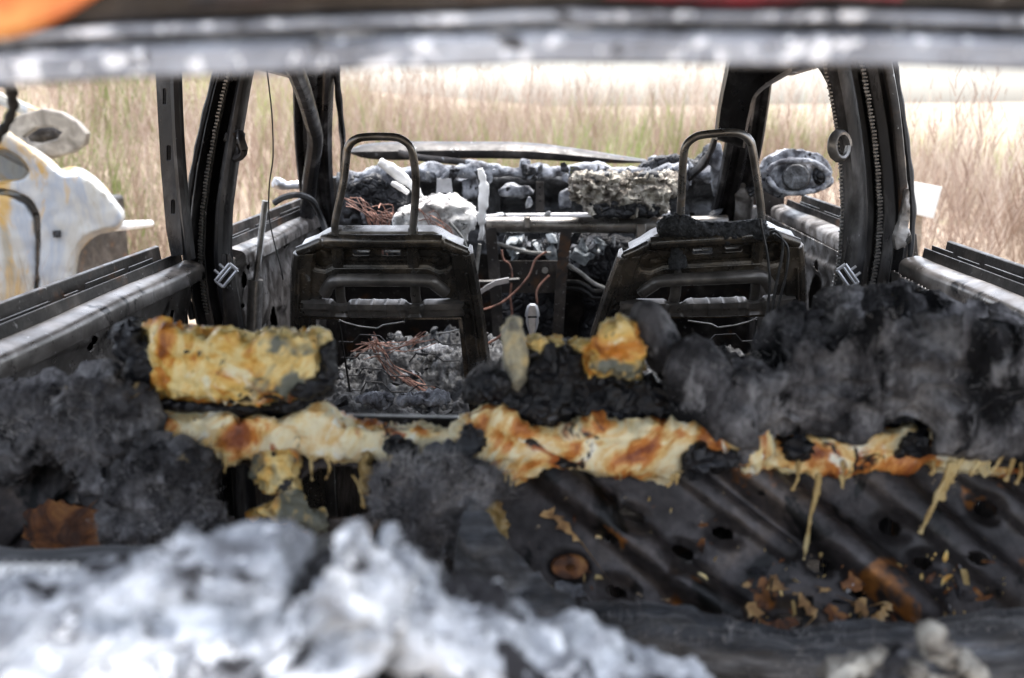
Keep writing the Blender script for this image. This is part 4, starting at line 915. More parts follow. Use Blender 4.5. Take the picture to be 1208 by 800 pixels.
plate('bracket', [(633, 215), (641, 215), (642, 254), (632, 254)], [rrect(635.5, b, 638.5, b + 3, 1.2) for b in (220, 228, 236)], soot, dash, 0.006, Y=2.86)
cbm = put('cross_beam', MB().tube([U(574, 265, Y=2.72), U(640, 265, Y=2.72), U(720, 266, Y=2.72), U(800, 265, Y=2.72), U(858, 263, Y=2.72)], 0.0215, 16), barem, dash)
put('beam_clamp', MB().box(U(622, 262, Y=2.705), (0.018, 0.04, 0.03)), barem, cbm, bevel=0.003)
put('beam_clamp', MB().box(U(756, 274, Y=2.705), (0.026, 0.03, 0.05)), barem, cbm, bevel=0.003)
put('lower_rail', MB().tube([U(560, 258, Y=2.80), U(600, 256, Y=2.82), U(700, 255, Y=2.82), U(790, 253, Y=2.82)], 0.010, 8), alloy, dash)
for P_, wd in (([(578, 262), (581, 300), (585, 345), (588, 400)], 0.030), ([(669, 262), (665, 300), (661, 345), (658, 398)], 0.030)):
    Q = [U(a, b, Y=2.70) for a, b in P_]
    put('console_leg', MB().loft([[(q[0] - wd / 2, q[1], q[2]), (q[0] + wd / 2, q[1], q[2]), (q[0] + wd / 2, q[1] + 0.012, q[2]), (q[0] + wd * .42, q[1] + 0.012, q[2]), (q[0] + wd * .42, q[1] + 0.004, q[2]), (q[0] - wd / 2, q[1] + 0.004, q[2])] for q in Q]), soot, dash)
plate('console_plate', [(586, 308), (662, 308), (660, 345), (588, 345)], [rrect(638, 316, 644, 322, 2.5), rrect(622, 334, 626, 338, 1.5)], soot, dash, 0.004, Y=2.73)
put('plate_bolt', MB().tube([U(643, 319, Y=2.73), U(643, 319, Y=2.70)], 0.009, 8), barem, dash)
put('stay', MB().tube([U(559, 333, Y=2.55), U(575, 333, Y=2.55), U(612, 330, Y=2.6)], 0.006, 7), wire, dash)
put('stay', MB().loft([[tuple(U(a, b, Y=2.45) + np.array([0, d, 0])) for b, d in ((y0, 0), (y0 + 6, 0), (y0 + 6, .012), (y0, .012))] for a, y0 in ((562, 346), (572, 338), (585, 331), (600, 328))]), alloy, dash)
for k, off in enumerate((0, 7)):
    put('coolant_pipe', MB().tube(spline([U(a, b + off, Y=2.78) for a, b in ((662, 334), (680, 333), (692, 338), (700, 344), (716, 343), (735, 341))], 5), 0.0075, 8), wire, dash)
# heater mass under the beam: dark lumps and pale slag
m = MB().prism(UL([(590, 285), (640, 282), (700, 280), (745, 285), (742, 330), (700, 330), (650, 310), (600, 308)], Y=2.85), 2.82, 2.95)
m.prism(UL([(700, 300), (760, 300), (770, 400), (690, 400)], Y=2.88), 2.88, 2.96)
m.prism(UL([(590, 340), (655, 340), (655, 430), (580, 430)], Y=2.85), 2.85, 2.95)
o = organic('heater_box', m, char, dash, 0.012, 3, [(9, 0.04), (30, 0.015)], seed=21)
slg = thing('pale_slag', 'pale glassy slag lumps under the dashboard beam', 'slag', tuple(U(690, 300, Y=2.8)))
r_ = np.random.default_rng(4)
for i in range(46):
    px, py = (r_.uniform(665, 712), r_.uniform(284, 312)) if i < 28 else (r_.uniform(600, 662), r_.uniform(281, 300))
    c = U(px, py, Y=2.79 - 0.03 * r_.random()); s = 0.006 + 0.016 * r_.random()
    b = bmesh.new(); bmesh.ops.create_icosphere(b, subdivisions=1, radius=s)
    for v in b.verts: v.co *= 0.55 + 0.8 * r_.random()
    me = bpy.data.meshes.new('lump'); b.to_mesh(me); b.free()
    me.transform(Matrix.Translation(c) @ Euler(r_.random(3) * 6).to_matrix().to_4x4() @ Matrix.Diagonal((1.5, 1, 0.5, 1))); put('lump', me, (glassr, ashg)[i % 3 == 0], slg)
b = MB().box(U(684, 303, Y=2.76), (0.05, 0.02, 0.03), Euler((0.5, 0.5, 0.2)).to_matrix()); put('lump', b, glassr, slg, bevel=0.003)
# melted steering column shroud (pale lump) and white drips
m = MB().prism(UL([(463, 262), (470, 250), (488, 246), (505, 241), (530, 239), (548, 243), (557, 256), (554, 272), (545, 284), (520, 288), (490, 286), (466, 280)], Y=2.46), 2.44, 2.58)
o = organic('steering_shroud', m, mat('blistered_white', [(0.28, (0.03, 0.03, 0.03)), (0.40, (0.22, 0.21, 0.21)), (0.5, (0.52, 0.51, 0.5)), (0.62, (0.74, 0.73, 0.72))], 26, rough=(0.5, 0.8), bump=0.8, bscale=80, bdist=0.005, spots=[((0.02, 0.02, 0.02), 45, 0.62, 0.05)]), None, 0.005, 2, [(14, 0.020), (40, 0.014, True), (110, 0.005)], seed=31)
tag(o, 'whitish melted steering column shroud behind the left headrest hoop', 'steering column')
m = MB().tube(spline([U(a, b, Y=2.66) for a, b in ((566, 198), (568, 206), (571, 222), (570, 240), (568, 258), (569, 270), (566, 284))], 5), [0.010] * 4 + [0.012] * 5 + [0.015] * 8 + [0.011] * 6 + [0.007] * 8, 10, flat=0.5)
tag(organic('plastic_drip', m, meltw, None, 0.004, 2, [(30, 0.004)], seed=2), 'long white melted plastic drip hanging in the middle of the dashboard', 'melted plastic')
put_ = organic('plastic_stick', MB().tube(spline([U(a, b, Y=2.6) for a, b in ((447, 190), (460, 198), (478, 212), (492, 225), (503, 241))], 5), [0.013] * 5 + [0.016] * 6 + [0.012] * 5 + [0.006] * 5, 9, flat=0.6), meltw, None, 0.004, 2, [(30, 0.004)], seed=3)
tag(put_, 'thick white melted stalk slanting behind the left headrest', 'melted plastic')
tag(organic('plastic_stick', MB().tube([U(462, 216, Y=2.58), U(475, 223, Y=2.58), U(482, 228, Y=2.58)], [0.005, 0.009, 0.006], 8), meltw, None, 0.003, 1, [(40, 0.004)]), 'short white melted stub below the thick stalk', 'melted plastic')
# instrument cluster burned to a ragged ash basket
m = MB().prism(UL([(680, 226), (700, 224), (730, 226), (760, 223), (788, 224), (790, 238), (784, 250), (760, 252), (730, 250), (700, 252), (690, 244)], Y=2.62), 2.60, 2.76, 0.9)
for px, py, rx in ((711, 214, 30), (766, 213, 27)):
    for dz, rr in ((0, 0.017), (9, 0.020)):
        m.tube([U(px + rx * math.cos(a), py + dz + 6 * math.sin(2 * a + px) * 0.5 - 0 * a, Y=2.67 - 0.06 * math.sin(a)) for a in np.linspace(0, 6.283, 18)], rr, 7)
ic = organic('airbag_remains', m, ashw, None, 0.004, 1, [(14, 0.012), (45, 0.018, True), (130, 0.008, True)], seed=41)
tag(ic, 'ragged pale ash basket of a burned airbag on the right dashboard', 'airbag')
for px, py in ((711, 209), (766, 208)):
    lump('crater_shade', [(px - 17, py), (px - 8, py - 6), (px + 8, py - 6), (px + 17, py), (px + 10, py + 7), (px - 10, py + 7)], 2.60, 2.66, debr, ic, 0.004, 1, ((40, 0.008), (120, 0.004)), px)  # solid dark lumps stand in for the shade inside the two craters
lump('burnt_edge', [(690, 240), (720, 238), (760, 238), (785, 240), (782, 254), (740, 256), (700, 256)], 2.595, 2.70, char, ic, 0.004, 1, ((30, 0.008), (90, 0.006)), 5)
# ash, flakes and cinders strewn over the dashboard
dd = thing('dashboard_debris', 'ash flakes and cinders strewn over the dashboard frame', 'debris', (0, 2.8, 1.0))
r_ = np.random.default_rng(44)
for i in range(150):
    px = r_.uniform(405, 850); py = r_.choice([206, 252, 280], p=(.4, .35, .25)) + r_.normal(0, 5); c = U(px, py, Y=2.84 if py < 230 else 2.78); s_ = 0.004 + 0.013 * r_.random() ** 2
    b = bmesh.new(); bmesh.ops.create_icosphere(b, subdivisions=1, radius=s_)
    for v in b.verts: v.co *= 0.5 + r_.random()
    me = bpy.data.meshes.new('flake'); b.to_mesh(me); b.free(); me.transform(Matrix.Translation(c) @ Euler(r_.random(3) * 6).to_matrix().to_4x4() @ Matrix.Diagonal((1.6, 1, 0.5, 1))); put('flake', me, (ashg, char, ash, debr)[r_.choice(4, p=(.35, .3, .12, .23))], dd)
# copper looms and loose cables
strands('copper_wire', [[(415, 238), (432, 250), (446, 260), (455, 275)], [(440, 252), (458, 252), (462, 266)], [(446, 256), (445, 275), (452, 300)]], 0.0013, copper, 'bundle of copper strands hanging at the left end of the dashboard', 10, 0.012, {'Y': 2.5})
strands('copper_wire', [[(500, 258), (512, 262), (524, 273), (530, 280)]], 0.0012, copper, 'short copper tuft on the melted steering shroud', 9, 0.010, {'Y': 2.42})
CW = [([(645, 297), (632, 306), (624, 325), (610, 342), (592, 357), (575, 364), (565, 366)], 2.35, 0.0030, 'long copper cable sweeping left across the console opening'),
      ([(592, 295), (594, 306), (601, 312), (604, 325), (602, 350), (604, 370), (600, 384)], 2.6, 0.0032, 'twisted copper cable hanging beside the left console leg'),
      ([(648, 325), (638, 335), (633, 345), (634, 360)], 2.62, 0.0032, 'short copper cable on the console plate'),
      ([(600, 386), (588, 398), (576, 405)], 2.3, 0.003, 'copper cable end lying low beside the seat')]
for q, Y_, rr, lb in CW: tag(put('copper_cable', MB().tube(spline([U(a, b, Y=Y_) for a, b in q], 5), rr, 6), copper), lb, 'cable', 'copper cables round the console')
for q, Y_, rr, lb in (([(586, 287), (605, 293), (625, 298), (650, 299)], 2.72, 0.006, 'dark heater cable under the dashboard beam'), ([(670, 312), (685, 322), (700, 334), (716, 341)], 2.7, 0.006, 'pale scorched cable slanting right of the console'),
                      ([(530, 262), (545, 280), (553, 300), (560, 330), (563, 345)], 2.3, 0.0035, 'pale cable running down beside the left seat'), ([(566, 288), (563, 310), (561, 330)], 2.5, 0.005, 'bare rod below the white plastic drip')):
    tag(put('scorched_cable', MB().tube(spline([U(a, b, Y=Y_) for a, b in q], 5), rr, 7), wirel), lb, 'cable', 'scorched cables at the dashboard')
# gear lever remains
g = thing('gear_lever', 'pale cast metal gear lever head standing between the seats', 'gear lever', tuple(U(628, 395, Y=2.2)))
m = MB().loft([[tuple(U(628 + a * k, y, Y=2.2) + np.array([0, d, 0])) for a, d in ((-1, 0), (-.6, -0.012), (.6, -0.012), (1, 0), (.6, 0.012), (-.6, 0.012))] for y, k in ((359, 4), (361, 6.5), (368, 8.5), (373, 9), (374, 7.5), (380, 8), (387, 6), (392, 4), (397, 3.5))])
put('lever_head', m, alloy, g, bevel=0.002)
put('lever_shaft', MB().tube([U(628, 395, Y=2.2), U(629, 430, Y=2.2)], 0.008, 8), soot, g)
put('lever_notch_shade', MB().box(U(628, 374, Y=2.186), (0.02, 0.006, 0.003)), char, g)  # thin dark bar stands in for the shade of a notch

# ================================================================== REAR SEAT
rs = thing('rear_seat', 'rear bench backrest burned to its pressed steel panels and melted yellow foam', 'car seat', (0, 1.0, 0.56))
PN = ((0, 0.985, 0.99), (0, 1.0, -0.55))            # leaning plane of the backrest panels
def hP(gx, gy):
    h = np.zeros_like(gx)
    for (x0, y0, x1, y1, wd, hh) in ((650, 560, 860, 725, 17, 0.020), (870, 545, 1090, 725, 19, 0.024), (790, 545, 930, 650, 11, 0.007), (800, 690, 990, 790, 15, 0.012), (1030, 560, 1230, 720, 17, 0.012), (1120, 540, 1300, 680, 14, 0.010)):
        h += bump_line(gx, gy, x0, y0, x1, y1, wd, hh)
    for cx, cy, r1 in ((672, 669, 24), (745, 612, 24), (855, 628, 22), (805, 655, 26), (727, 697, 24), (932, 730, 30), (1050, 622, 24), (968, 662, 22), (1165, 600, 22), (1090, 664, 20)):
        e = ell(gx, gy, cx, cy, r1, r1 * 0.7, 20); h -= 0.008 * np.exp(-e * e)
    return h + 0.004 * np.sin(gx * 0.02)
def sq(gx, gy, cx, cy, rx, ry, ang=0):
    c, s_ = math.cos(rad(ang)), math.sin(rad(ang)); u, v = (gx - cx) * c + (gy - cy) * s_, -(gx - cx) * s_ + (gy - cy) * c
    return np.abs(u / rx) ** 2.4 + np.abs(v / ry) ** 2.4
HO = [(745, 608, 16, 7, 22), (855, 628, 13, 7, 10), (806, 652, 15, 8, 25), (727, 698, 13, 6, 18), (932, 732, 16, 7, 5), (1050, 622, 14, 10, 25), (968, 668, 16, 8, 10), (1165, 600, 13, 9, 25), (1090, 664, 12, 7, 15), (672, 669, 3, 2.5, 0), (716, 636, 4, 3, 0), (1010, 700, 10, 5, 20), (1150, 660, 12, 7, 15)]
pr = pxsheet(584, 1300, 535, 790, 2.5, panelm, 'back_panel', rs, PN, hP, lambda x, y: np.any([sq(x, y, *q) < 1 for q in HO], axis=0), thick=0.002, wob=0.004)
pr['label'] = 'right backrest panel of pressed steel with diagonal ribs and holes'
def hQ(gx, gy):
    return bump_line(gx, gy, 120, 560, 0, 680, 12, 0.010) + bump_line(gx, gy, 300, 560, 180, 690, 12, 0.010) - 0.008 * np.exp(-ell(gx, gy, 70, 620, 30, 20) ** 2)
pxsheet(-180, 575, 535, 790, 3.0, panelm, 'back_panel', rs, PN, hQ, lambda x, y: (ell(x, y, 285, 580, 42, 32) < 1) | (ell(x, y, 400, 580, 50, 30) < 1) | (ell(x, y, 20, 560, 14, 8) < 1) | (ell(x, y, 470, 640, 30, 30) < 1), thick=0.002, wob=0.005)['label'] = 'left backrest panel, black with a rusty patch and burned-out openings'
# rust washer and nodules on the right panel
put('washer', MB().loft([[tuple(U(672 + k * 22 * math.cos(a), 669 + k * 14 * math.sin(a), plane=PN) + np.array([0, -0.008 - d, 0.005])) for a in np.linspace(0, 6.283, 24, endpoint=False)] for k, d in ((1, 0), (0.95, .004), (0.3, .004), (0.25, 0))]), mat('rust', [(0.36, (0.012, 0.008, 0.006)), (0.46, (0.07, 0.025, 0.010)), (0.56, (0.20, 0.075, 0.022)), (0.7, (0.36, 0.17, 0.05))], 32, rough=(0.5, 0.9), bump=0.8, bscale=120, distort=1.0), pr)
rust = MATS['rust']
r_ = np.random.default_rng(12)
for i in range(190):       # crumbs of foam, slag and rust on the panel
    px, py = (r_.uniform(900, 1180), r_.uniform(655, 745)) if i < 150 else (r_.uniform(620, 900), r_.uniform(580, 735))
    p = U(px, py, plane=PN) + np.array([0, -0.010, 0.006]); s = 0.0008 + 0.0045 * r_.random() ** 4
    b = bmesh.new(); bmesh.ops.create_icosphere(b, subdivisions=1, radius=s)
    for v in b.verts: v.co *= 0.4 + 1.1 * r_.random()
    me = bpy.data.meshes.new('crumb'); b.to_mesh(me); b.free(); me.transform(Matrix.Translation(p) @ Euler(r_.random(3) * 6).to_matrix().to_4x4() @ Matrix.Diagonal((2.2, 1, 0.5, 1)))
    put('crumb', me, (foam, drip, rust, char, ash)[r_.choice(5, p=(.18, .25, .27, .25, .05))], pr)
def flake(pts, m_, parent, off, lab=None, jit=2.0, name='flake'):
    r = np.random.default_rng(int(abs(pts[0][0])) + 1); P = []
    for k in range(len(pts)):
        a, b = np.array(pts[k], float), np.array(pts[(k + 1) % len(pts)], float); n = max(2, int(np.hypot(*(b - a)) / 4))
        for t in range(n): P.append(tuple(a + (b - a) * t / n + r.normal(0, jit, 2)))
    o = plate(name, P, [], m_, parent, 0.0012, plane=((PN[0][0], PN[0][1] - off, PN[0][2]), PN[1]), bevel=0.0006)
    if lab: o['label'] = lab
tanf = mat('tan_residue', [(0.32, (0.06, 0.03, 0.015)), (0.45, (0.26, 0.14, 0.05)), (0.56, (0.48, 0.30, 0.12)), (0.68, (0.55, 0.45, 0.28))], 38, rough=(0.5, 0.8), bump=0.8, bscale=120)
for pts, m_ in (([(868, 712), (884, 704), (900, 716), (906, 726), (893, 732), (876, 726)], tanf), ([(930, 690), (948, 700), (966, 716), (974, 734), (958, 736), (944, 722)], tanf), ([(905, 690), (914, 674), (924, 686), (918, 700)], tanf), ([(985, 690), (1000, 672), (1024, 668), (1030, 690), (1010, 704), (992, 702)], rust), ([(1002, 712), (1018, 700), (1030, 714), (1022, 734), (1008, 722)], tanf), ([(1020, 742), (1040, 716), (1056, 704), (1060, 712), (1040, 734)], tanf), ([(1040, 690), (1070, 680), (1082, 700), (1060, 712)], rust), ([(655, 690), (668, 686), (690, 695), (692, 703), (675, 704), (660, 700)], ashg), ([(888, 730), (920, 726), (948, 734), (944, 746), (900, 746)], rust), ([(30, 604), (60, 592), (110, 600), (132, 622), (126, 650), (90, 664), (48, 656), (30, 632)], rust), ([(640, 602), (650, 600), (672, 622), (680, 640), (664, 626)], tanf)):
    c_ = np.mean(np.array(pts), axis=0); kk = 1.0 if pts[0][0] < 700 else 0.62
    flake([tuple(c_ + (np.array(q) - c_) * kk) for q in pts], m_, pr, 0.017, jit=2.6)
r_ = np.random.default_rng(77)
for k in range(30):
    cx, cy = (r_.uniform(880, 1090), r_.uniform(670, 745)) if k < 34 else (r_.uniform(620, 900), r_.uniform(590, 720)); R_ = 2 + 7 * r_.random() ** 2
    flake([(cx + R_ * (0.6 + r_.random()) * 1.5 * math.cos(a), cy + R_ * (0.5 + 0.7 * r_.random()) * math.sin(a)) for a in np.linspace(0, 5.4, 6)], (tanf, rust, char, rust)[k % 4], pr, 0.016, jit=1.0)
flake([(816, 680), (828, 676), (834, 684), (822, 688)], foam, pr, 0.017, jit=1.0)
# steel top rail under the foam
put('top_rail', MB().tube(spline([(-0.68, 1.02, 1.02), (-0.3, 1.02, 1.015), (0, 1.02, 1.01), (0.3, 1.02, 1.012), (0.66, 1.02, 1.02)], 6), 0.022, 10), soot, rs)
# melted foam along the rail (three runs) and its flaps
FO = []
o = lump('rail_foam', [(36, 548), (90, 520), (140, 498), (165, 487), (215, 490), (260, 488), (320, 492), (360, 488), (387, 476), (405, 490), (424, 500), (468, 504), (505, 508), (522, 507), (520, 532), (505, 548), (470, 545), (440, 540), (410, 548), (380, 542), (356, 534), (338, 545), (300, 540), (262, 548), (200, 540), (150, 546), (96, 548)], 0.965, 1.05, foamr, rs, 0.0045, 2, ((25, 0.006), (45, 0.009, True), (120, 0.003, True)), 51, jit=3.4); o['label'] = 'orange and cream melted foam along the left of the rail'
o = lump('rail_foam', [(516, 512), (535, 500), (552, 487), (575, 474), (592, 484), (606, 500), (650, 502), (694, 500), (699, 488), (708, 484), (716, 500), (770, 497), (820, 490), (860, 496), (890, 505), (905, 520), (898, 545), (885, 548), (868, 540), (846, 532), (826, 530), (812, 545), (808, 560), (790, 570), (764, 564), (740, 560), (710, 562), (680, 556), (640, 562), (604, 572), (572, 578), (545, 590), (530, 570), (540, 548), (530, 530)], 0.955, 1.05, foamr, rs, 0.0045, 2, ((25, 0.006), (45, 0.009, True), (120, 0.003, True)), 57, jit=3.4); o['label'] = 'cream and orange melted foam along the middle of the rail'
o = lump('rail_foam', [(880, 520), (930, 515), (985, 512), (1040, 508), (1075, 506), (1120, 512), (1170, 522), (1215, 530), (1260, 540), (1250, 560), (1205, 556), (1165, 560), (1120, 556), (1090, 548), (1062, 552), (1035, 556), (1010, 558), (988, 566), (962, 556), (946, 570), (930, 560), (905, 562), (890, 545)], 0.96, 1.05, foamr, rs, 0.0045, 2, ((25, 0.006), (45, 0.009, True), (120, 0.003, True)), 63, jit=3.4); o['label'] = 'brown dripping melted foam along the right of the rail'
o = lump('rail_foam', [(392, 512), (412, 500), (440, 503), (480, 506), (520, 508), (560, 500), (566, 524), (530, 538), (490, 536), (450, 532), (410, 534)], 0.975, 1.045, foamr, rs, 0.004, 2, ((25, 0.006), (60, 0.008, True), (140, 0.005, True)), 66, jit=3.0); o['label'] = 'thin cream foam bridge between the two seat halves'
o = lump('rail_foam', [(820, 500), (850, 494), (880, 502), (915, 512), (930, 530), (915, 552), (890, 556), (868, 545), (840, 540), (818, 530)], 0.955, 1.04, foamr, rs, 0.004, 2, ((25, 0.006), (45, 0.009, True), (120, 0.003, True)), 68, jit=3.4); o['label'] = 'ragged foam lump joining the middle and right runs'
o = lump('foam_block', [(166, 392), (180, 384), (200, 388), (222, 393), (258, 391), (282, 395), (306, 394), (330, 386), (345, 390), (362, 391), (376, 384), (388, 391), (389, 406), (394, 424), (388, 446), (378, 462), (350, 470), (320, 476), (290, 478), (250, 476), (222, 470), (196, 472), (178, 462), (174, 436), (176, 412)], 0.95, 1.06, foam, rs, 0.004, 2, ((16, 0.006), (45, 0.009, True), (130, 0.006, True)), 71, jit=2.6); o['label'] = 'large yellow foam block on the left'
o = lump('foam_horn', [(592, 400), (594, 380), (602, 373), (611, 375), (617, 388), (621, 402), (624, 424), (621, 446), (610, 460), (600, 448), (594, 428)], 0.955, 1.0, foamg, rs, 0.003, 2, ((30, 0.006), (90, 0.004), (200, 0.002)), 77); o['label'] = 'narrow greyish foam horn'
o = lump('foam_strip', [(614, 404), (632, 398), (650, 401), (676, 399), (704, 399), (716, 410), (712, 436), (704, 452), (694, 456), (688, 440), (678, 416), (650, 410), (630, 414), (616, 430)], 0.985, 1.04, foam, rs, 0.003, 2, ((30, 0.006), (80, 0.008, True), (200, 0.003)), 78, jit=2.5)
o = lump('foam_horn', [(704, 408), (712, 392), (722, 381), (734, 375), (746, 378), (756, 392), (761, 412), (760, 434), (752, 447), (738, 448), (724, 436), (708, 440), (700, 428)], 0.945, 1.03, foam, rs, 0.003, 2, ((22, 0.006), (60, 0.008, True), (160, 0.004, True)), 79, jit=1.8); o['label'] = 'tall yellow foam horn'
for q, sd in (([(545, 508), (562, 506), (574, 518), (566, 534), (548, 536)], 2), ([(806, 540), (826, 524), (862, 530), (884, 540), (866, 556), (836, 548), (818, 562)], 4), ([(920, 520), (945, 516), (960, 526), (950, 544), (928, 542)], 5), ([(455, 522), (476, 518), (492, 530), (480, 546), (460, 542)], 6), ([(190, 536), (206, 526), (250, 534), (262, 546), (216, 550)], 7), ([(1060, 514), (1084, 508), (1100, 520), (1084, 536), (1062, 532)], 9)):
    lump('char_patch', q, 0.944, 0.985, char, rs, 0.003, 1, ((40, 0.008), (100, 0.008, True)), sd, jit=3.0)
# drips
DR_ = [('foam_drip', [(298, 540), (330, 532), (348, 538), (346, 552), (352, 574), (366, 596), (384, 614), (388, 624), (374, 630), (352, 618), (330, 612), (306, 612), (292, 606), (316, 600), (330, 588), (328, 580), (314, 578), (308, 566), (300, 560)], foam), ('foam_drip', [(558, 580), (588, 572), (590, 590), (594, 640), (584, 640), (568, 606)], drip), ('foam_drip', [(425, 536), (436, 534), (440, 560), (438, 580), (430, 578), (428, 556)], drip)]
for nm, q, m_ in DR_: lump(nm, q, 0.94, 0.975, m_, rs, 0.003, 2, ((30, 0.006), (80, 0.008, True), (180, 0.003)), int(q[0][0]), jit=2.5)
TD = [([(966, 558), (964, 580), (958, 600), (954, 625), (950, 650), (948, 662)], 0.004), ([(1122, 545), (1116, 565), (1108, 580), (1102, 594), (1092, 615), (1085, 630)], 0.0045), ([(1135, 540), (1126, 556), (1118, 570), (1110, 590)], 0.0045), ([(1165, 532), (1154, 546), (1144, 562)], 0.004), ([(1182, 535), (1176, 548), (1168, 556)], 0.003), ([(1196, 540), (1192, 556), (1186, 568)], 0.0035), ([(992, 560), (994, 570), (993, 576)], 0.0035), ([(1206, 545), (1204, 560), (1198, 572)], 0.0035), ([(415, 560), (424, 575), (430, 600)], 0.003)]
_r = np.random.default_rng(91)
for k in range(15):
    x0 = _r.uniform(170, 1200) if k < 12 else _r.uniform(560, 1205); L_ = 6 + 26 * _r.random() ** 2.2; yb = 545 if x0 < 520 else (566 if x0 < 800 else 552)
    TD.append(([(x0, yb - 8), (x0 + _r.normal(0, 2), yb + L_ * .4), (x0 + _r.normal(-3, 3), yb + L_)], 0.0016 + 0.0022 * _r.random()))
for q, rr in TD:
    P = spline([U(a, b, Y=0.922) for a, b in q], 4)
    organic('resin_drip', MB().tube(P, [0.72 * rr * (1.25 - 0.75 * (i / len(P)) ** 0.7 + (0.5 if i > len(P) - 3 else 0)) for i in range(len(P))], 7), drip, rs, 0.0018, 2, [(60, 0.0022), (160, 0.001)], seed=int(q[0][0]))
# black crusts
o = lump('char_cushion', [(556, 446), (580, 440), (600, 452), (618, 440), (624, 418), (645, 406), (664, 408), (682, 424), (690, 442), (702, 452), (722, 442), (740, 448), (764, 446), (790, 452), (820, 468), (850, 482), (866, 494), (840, 500), (790, 494), (740, 498), (690, 494), (655, 500), (612, 500), (600, 488), (580, 478), (560, 462)], 0.972, 1.07, char, rs, 0.0045, 2, ((14, 0.010), (40, 0.014, True), (110, 0.008, True)), 81, jit=2.5); o['label'] = 'crinkled black crust under the foam horns'
o = lump('char_cushion', [(140, 392), (152, 380), (168, 384), (176, 400), (176, 420), (184, 440), (176, 460), (160, 450), (150, 425), (142, 410)], 0.97, 1.05, char, rs, 0.004, 2, ((25, 0.008), (60, 0.010, True), (150, 0.005)), 83, jit=3); o['label'] = 'black crust at the left end of the foam block'
o = lump('char_cushion', [(378, 420), (392, 396), (396, 420), (398, 440), (392, 456), (376, 468), (340, 474), (345, 462), (366, 452)], 0.945, 1.03, char, rs, 0.004, 2, ((25, 0.008), (60, 0.010, True), (150, 0.005)), 85, jit=3); o['label'] = 'black crust at the right end of the foam block'
o = lump('char_cushion', [(180, 472), (260, 478), (330, 478), (372, 468), (380, 480), (340, 490), (260, 487), (190, 486)], 0.975, 1.05, char, rs, 0.004, 2, ((25, 0.006), (80, 0.004)), 86)
m = MB().tube(spline([U(a, b, Y=0.985) for a, b in ((744, 376), (760, 380), (776, 396), (786, 416), (786, 436))], 5), [0.010, .013, .016, .018, .02, .021, .022, .023, .023, .023, .023, .022, .022, .022, .02, .02, .019, .018, .016, .014, .012], 10, flat=1.4)
o = organic('char_roll', m, wadd, rs, 0.004, 2, [(30, 0.006), (100, 0.003)], 88); o['label'] = 'curled black roll beside the foam horn'
o = lump('char_flap', [(500, 528), (512, 520), (522, 530), (530, 514), (536, 530), (548, 512), (570, 508), (568, 525), (556, 540), (540, 546), (520, 560), (505, 550)], 0.945, 0.965, cloth, rs, 0.003, 2, ((30, 0.006), (90, 0.003)), 91)

# singed wadding draped over the seat
def wadding(pts, Y0, Y1, seed, label, n, disp, vox=0.007, flen=0.012, k=0.8):
    o = lump('charred_wadding', pts, Y0, Y1, wadd, None, vox, 2, disp, seed, k, 4.0)
    tag(o, label, 'wadding', 'clumps of charred seat wadding')
    fibres('fibre', o, n, flen, 0.00028, fibm, o, seed)
    return o
wadding([(770, 438), (784, 430), (797, 446), (806, 458), (830, 460), (862, 446), (893, 436), (912, 422), (932, 406), (952, 396), (974, 398), (1000, 376), (1022, 370), (1046, 368), (1070, 376), (1094, 378), (1118, 372), (1146, 382), (1172, 396), (1205, 420), (1250, 456), (1300, 490), (1300, 520), (1250, 520), (1208, 520), (1160, 508), (1110, 502), (1060, 508), (1010, 520), (960, 518), (905, 508), (866, 496), (826, 508), (790, 480), (776, 458)], 0.93, 1.14, 101,
        'big fluffy grey-black wadding mound over the right of the rear seat', 6000, ((7, 0.020), (8, 0.046, True), (18, 0.026, True), (55, 0.009, True)), 0.0045, 0.009)
wadding([(-80, 496), (-40, 466), (0, 460), (22, 454), (60, 456), (92, 447), (118, 450), (142, 454), (166, 450), (178, 472), (172, 500), (166, 518), (150, 514), (146, 548), (136, 580), (126, 604), (112, 582), (104, 553), (84, 540), (48, 530), (24, 538), (10, 556), (-10, 538), (-60, 548)], 0.92, 1.03, 103,
        'grey wadding draped like a rag over the left end of the rear seat', 5000, ((9, 0.016), (13, 0.028, True), (34, 0.018, True), (100, 0.006, True)), 0.004, 0.010)
wadding([(134, 560), (160, 545), (190, 532), (222, 528), (244, 540), (248, 560), (240, 584), (256, 600), (262, 624), (240, 650), (190, 660), (140, 650), (128, 610)], 0.88, 0.96, 107,
        'grey wadding clump hanging below the left foam block', 5000, ((10, 0.012), (20, 0.018, True), (60, 0.010, True)), 0.004, 0.011)
wadding([(430, 566), (448, 550), (480, 546), (510, 550), (540, 545), (570, 556), (592, 570), (584, 586), (562, 592), (556, 612), (540, 640), (524, 668), (508, 690), (486, 660), (462, 630), (440, 604)], 0.89, 0.955, 109,
        'brownish grey fluffy wadding hanging below the middle of the rail', 7000, ((12, 0.012), (24, 0.018, True), (70, 0.010, True)), 0.0035, 0.012)
wadding([(556, 440), (572, 430), (590, 436), (604, 450), (606, 470), (592, 490), (575, 480), (560, 462)], 1.0, 1.06, 113, 'small dark wadding tuft beside the left foam horn', 3000, ((20, 0.014), (60, 0.006)), 0.005, 0.010)

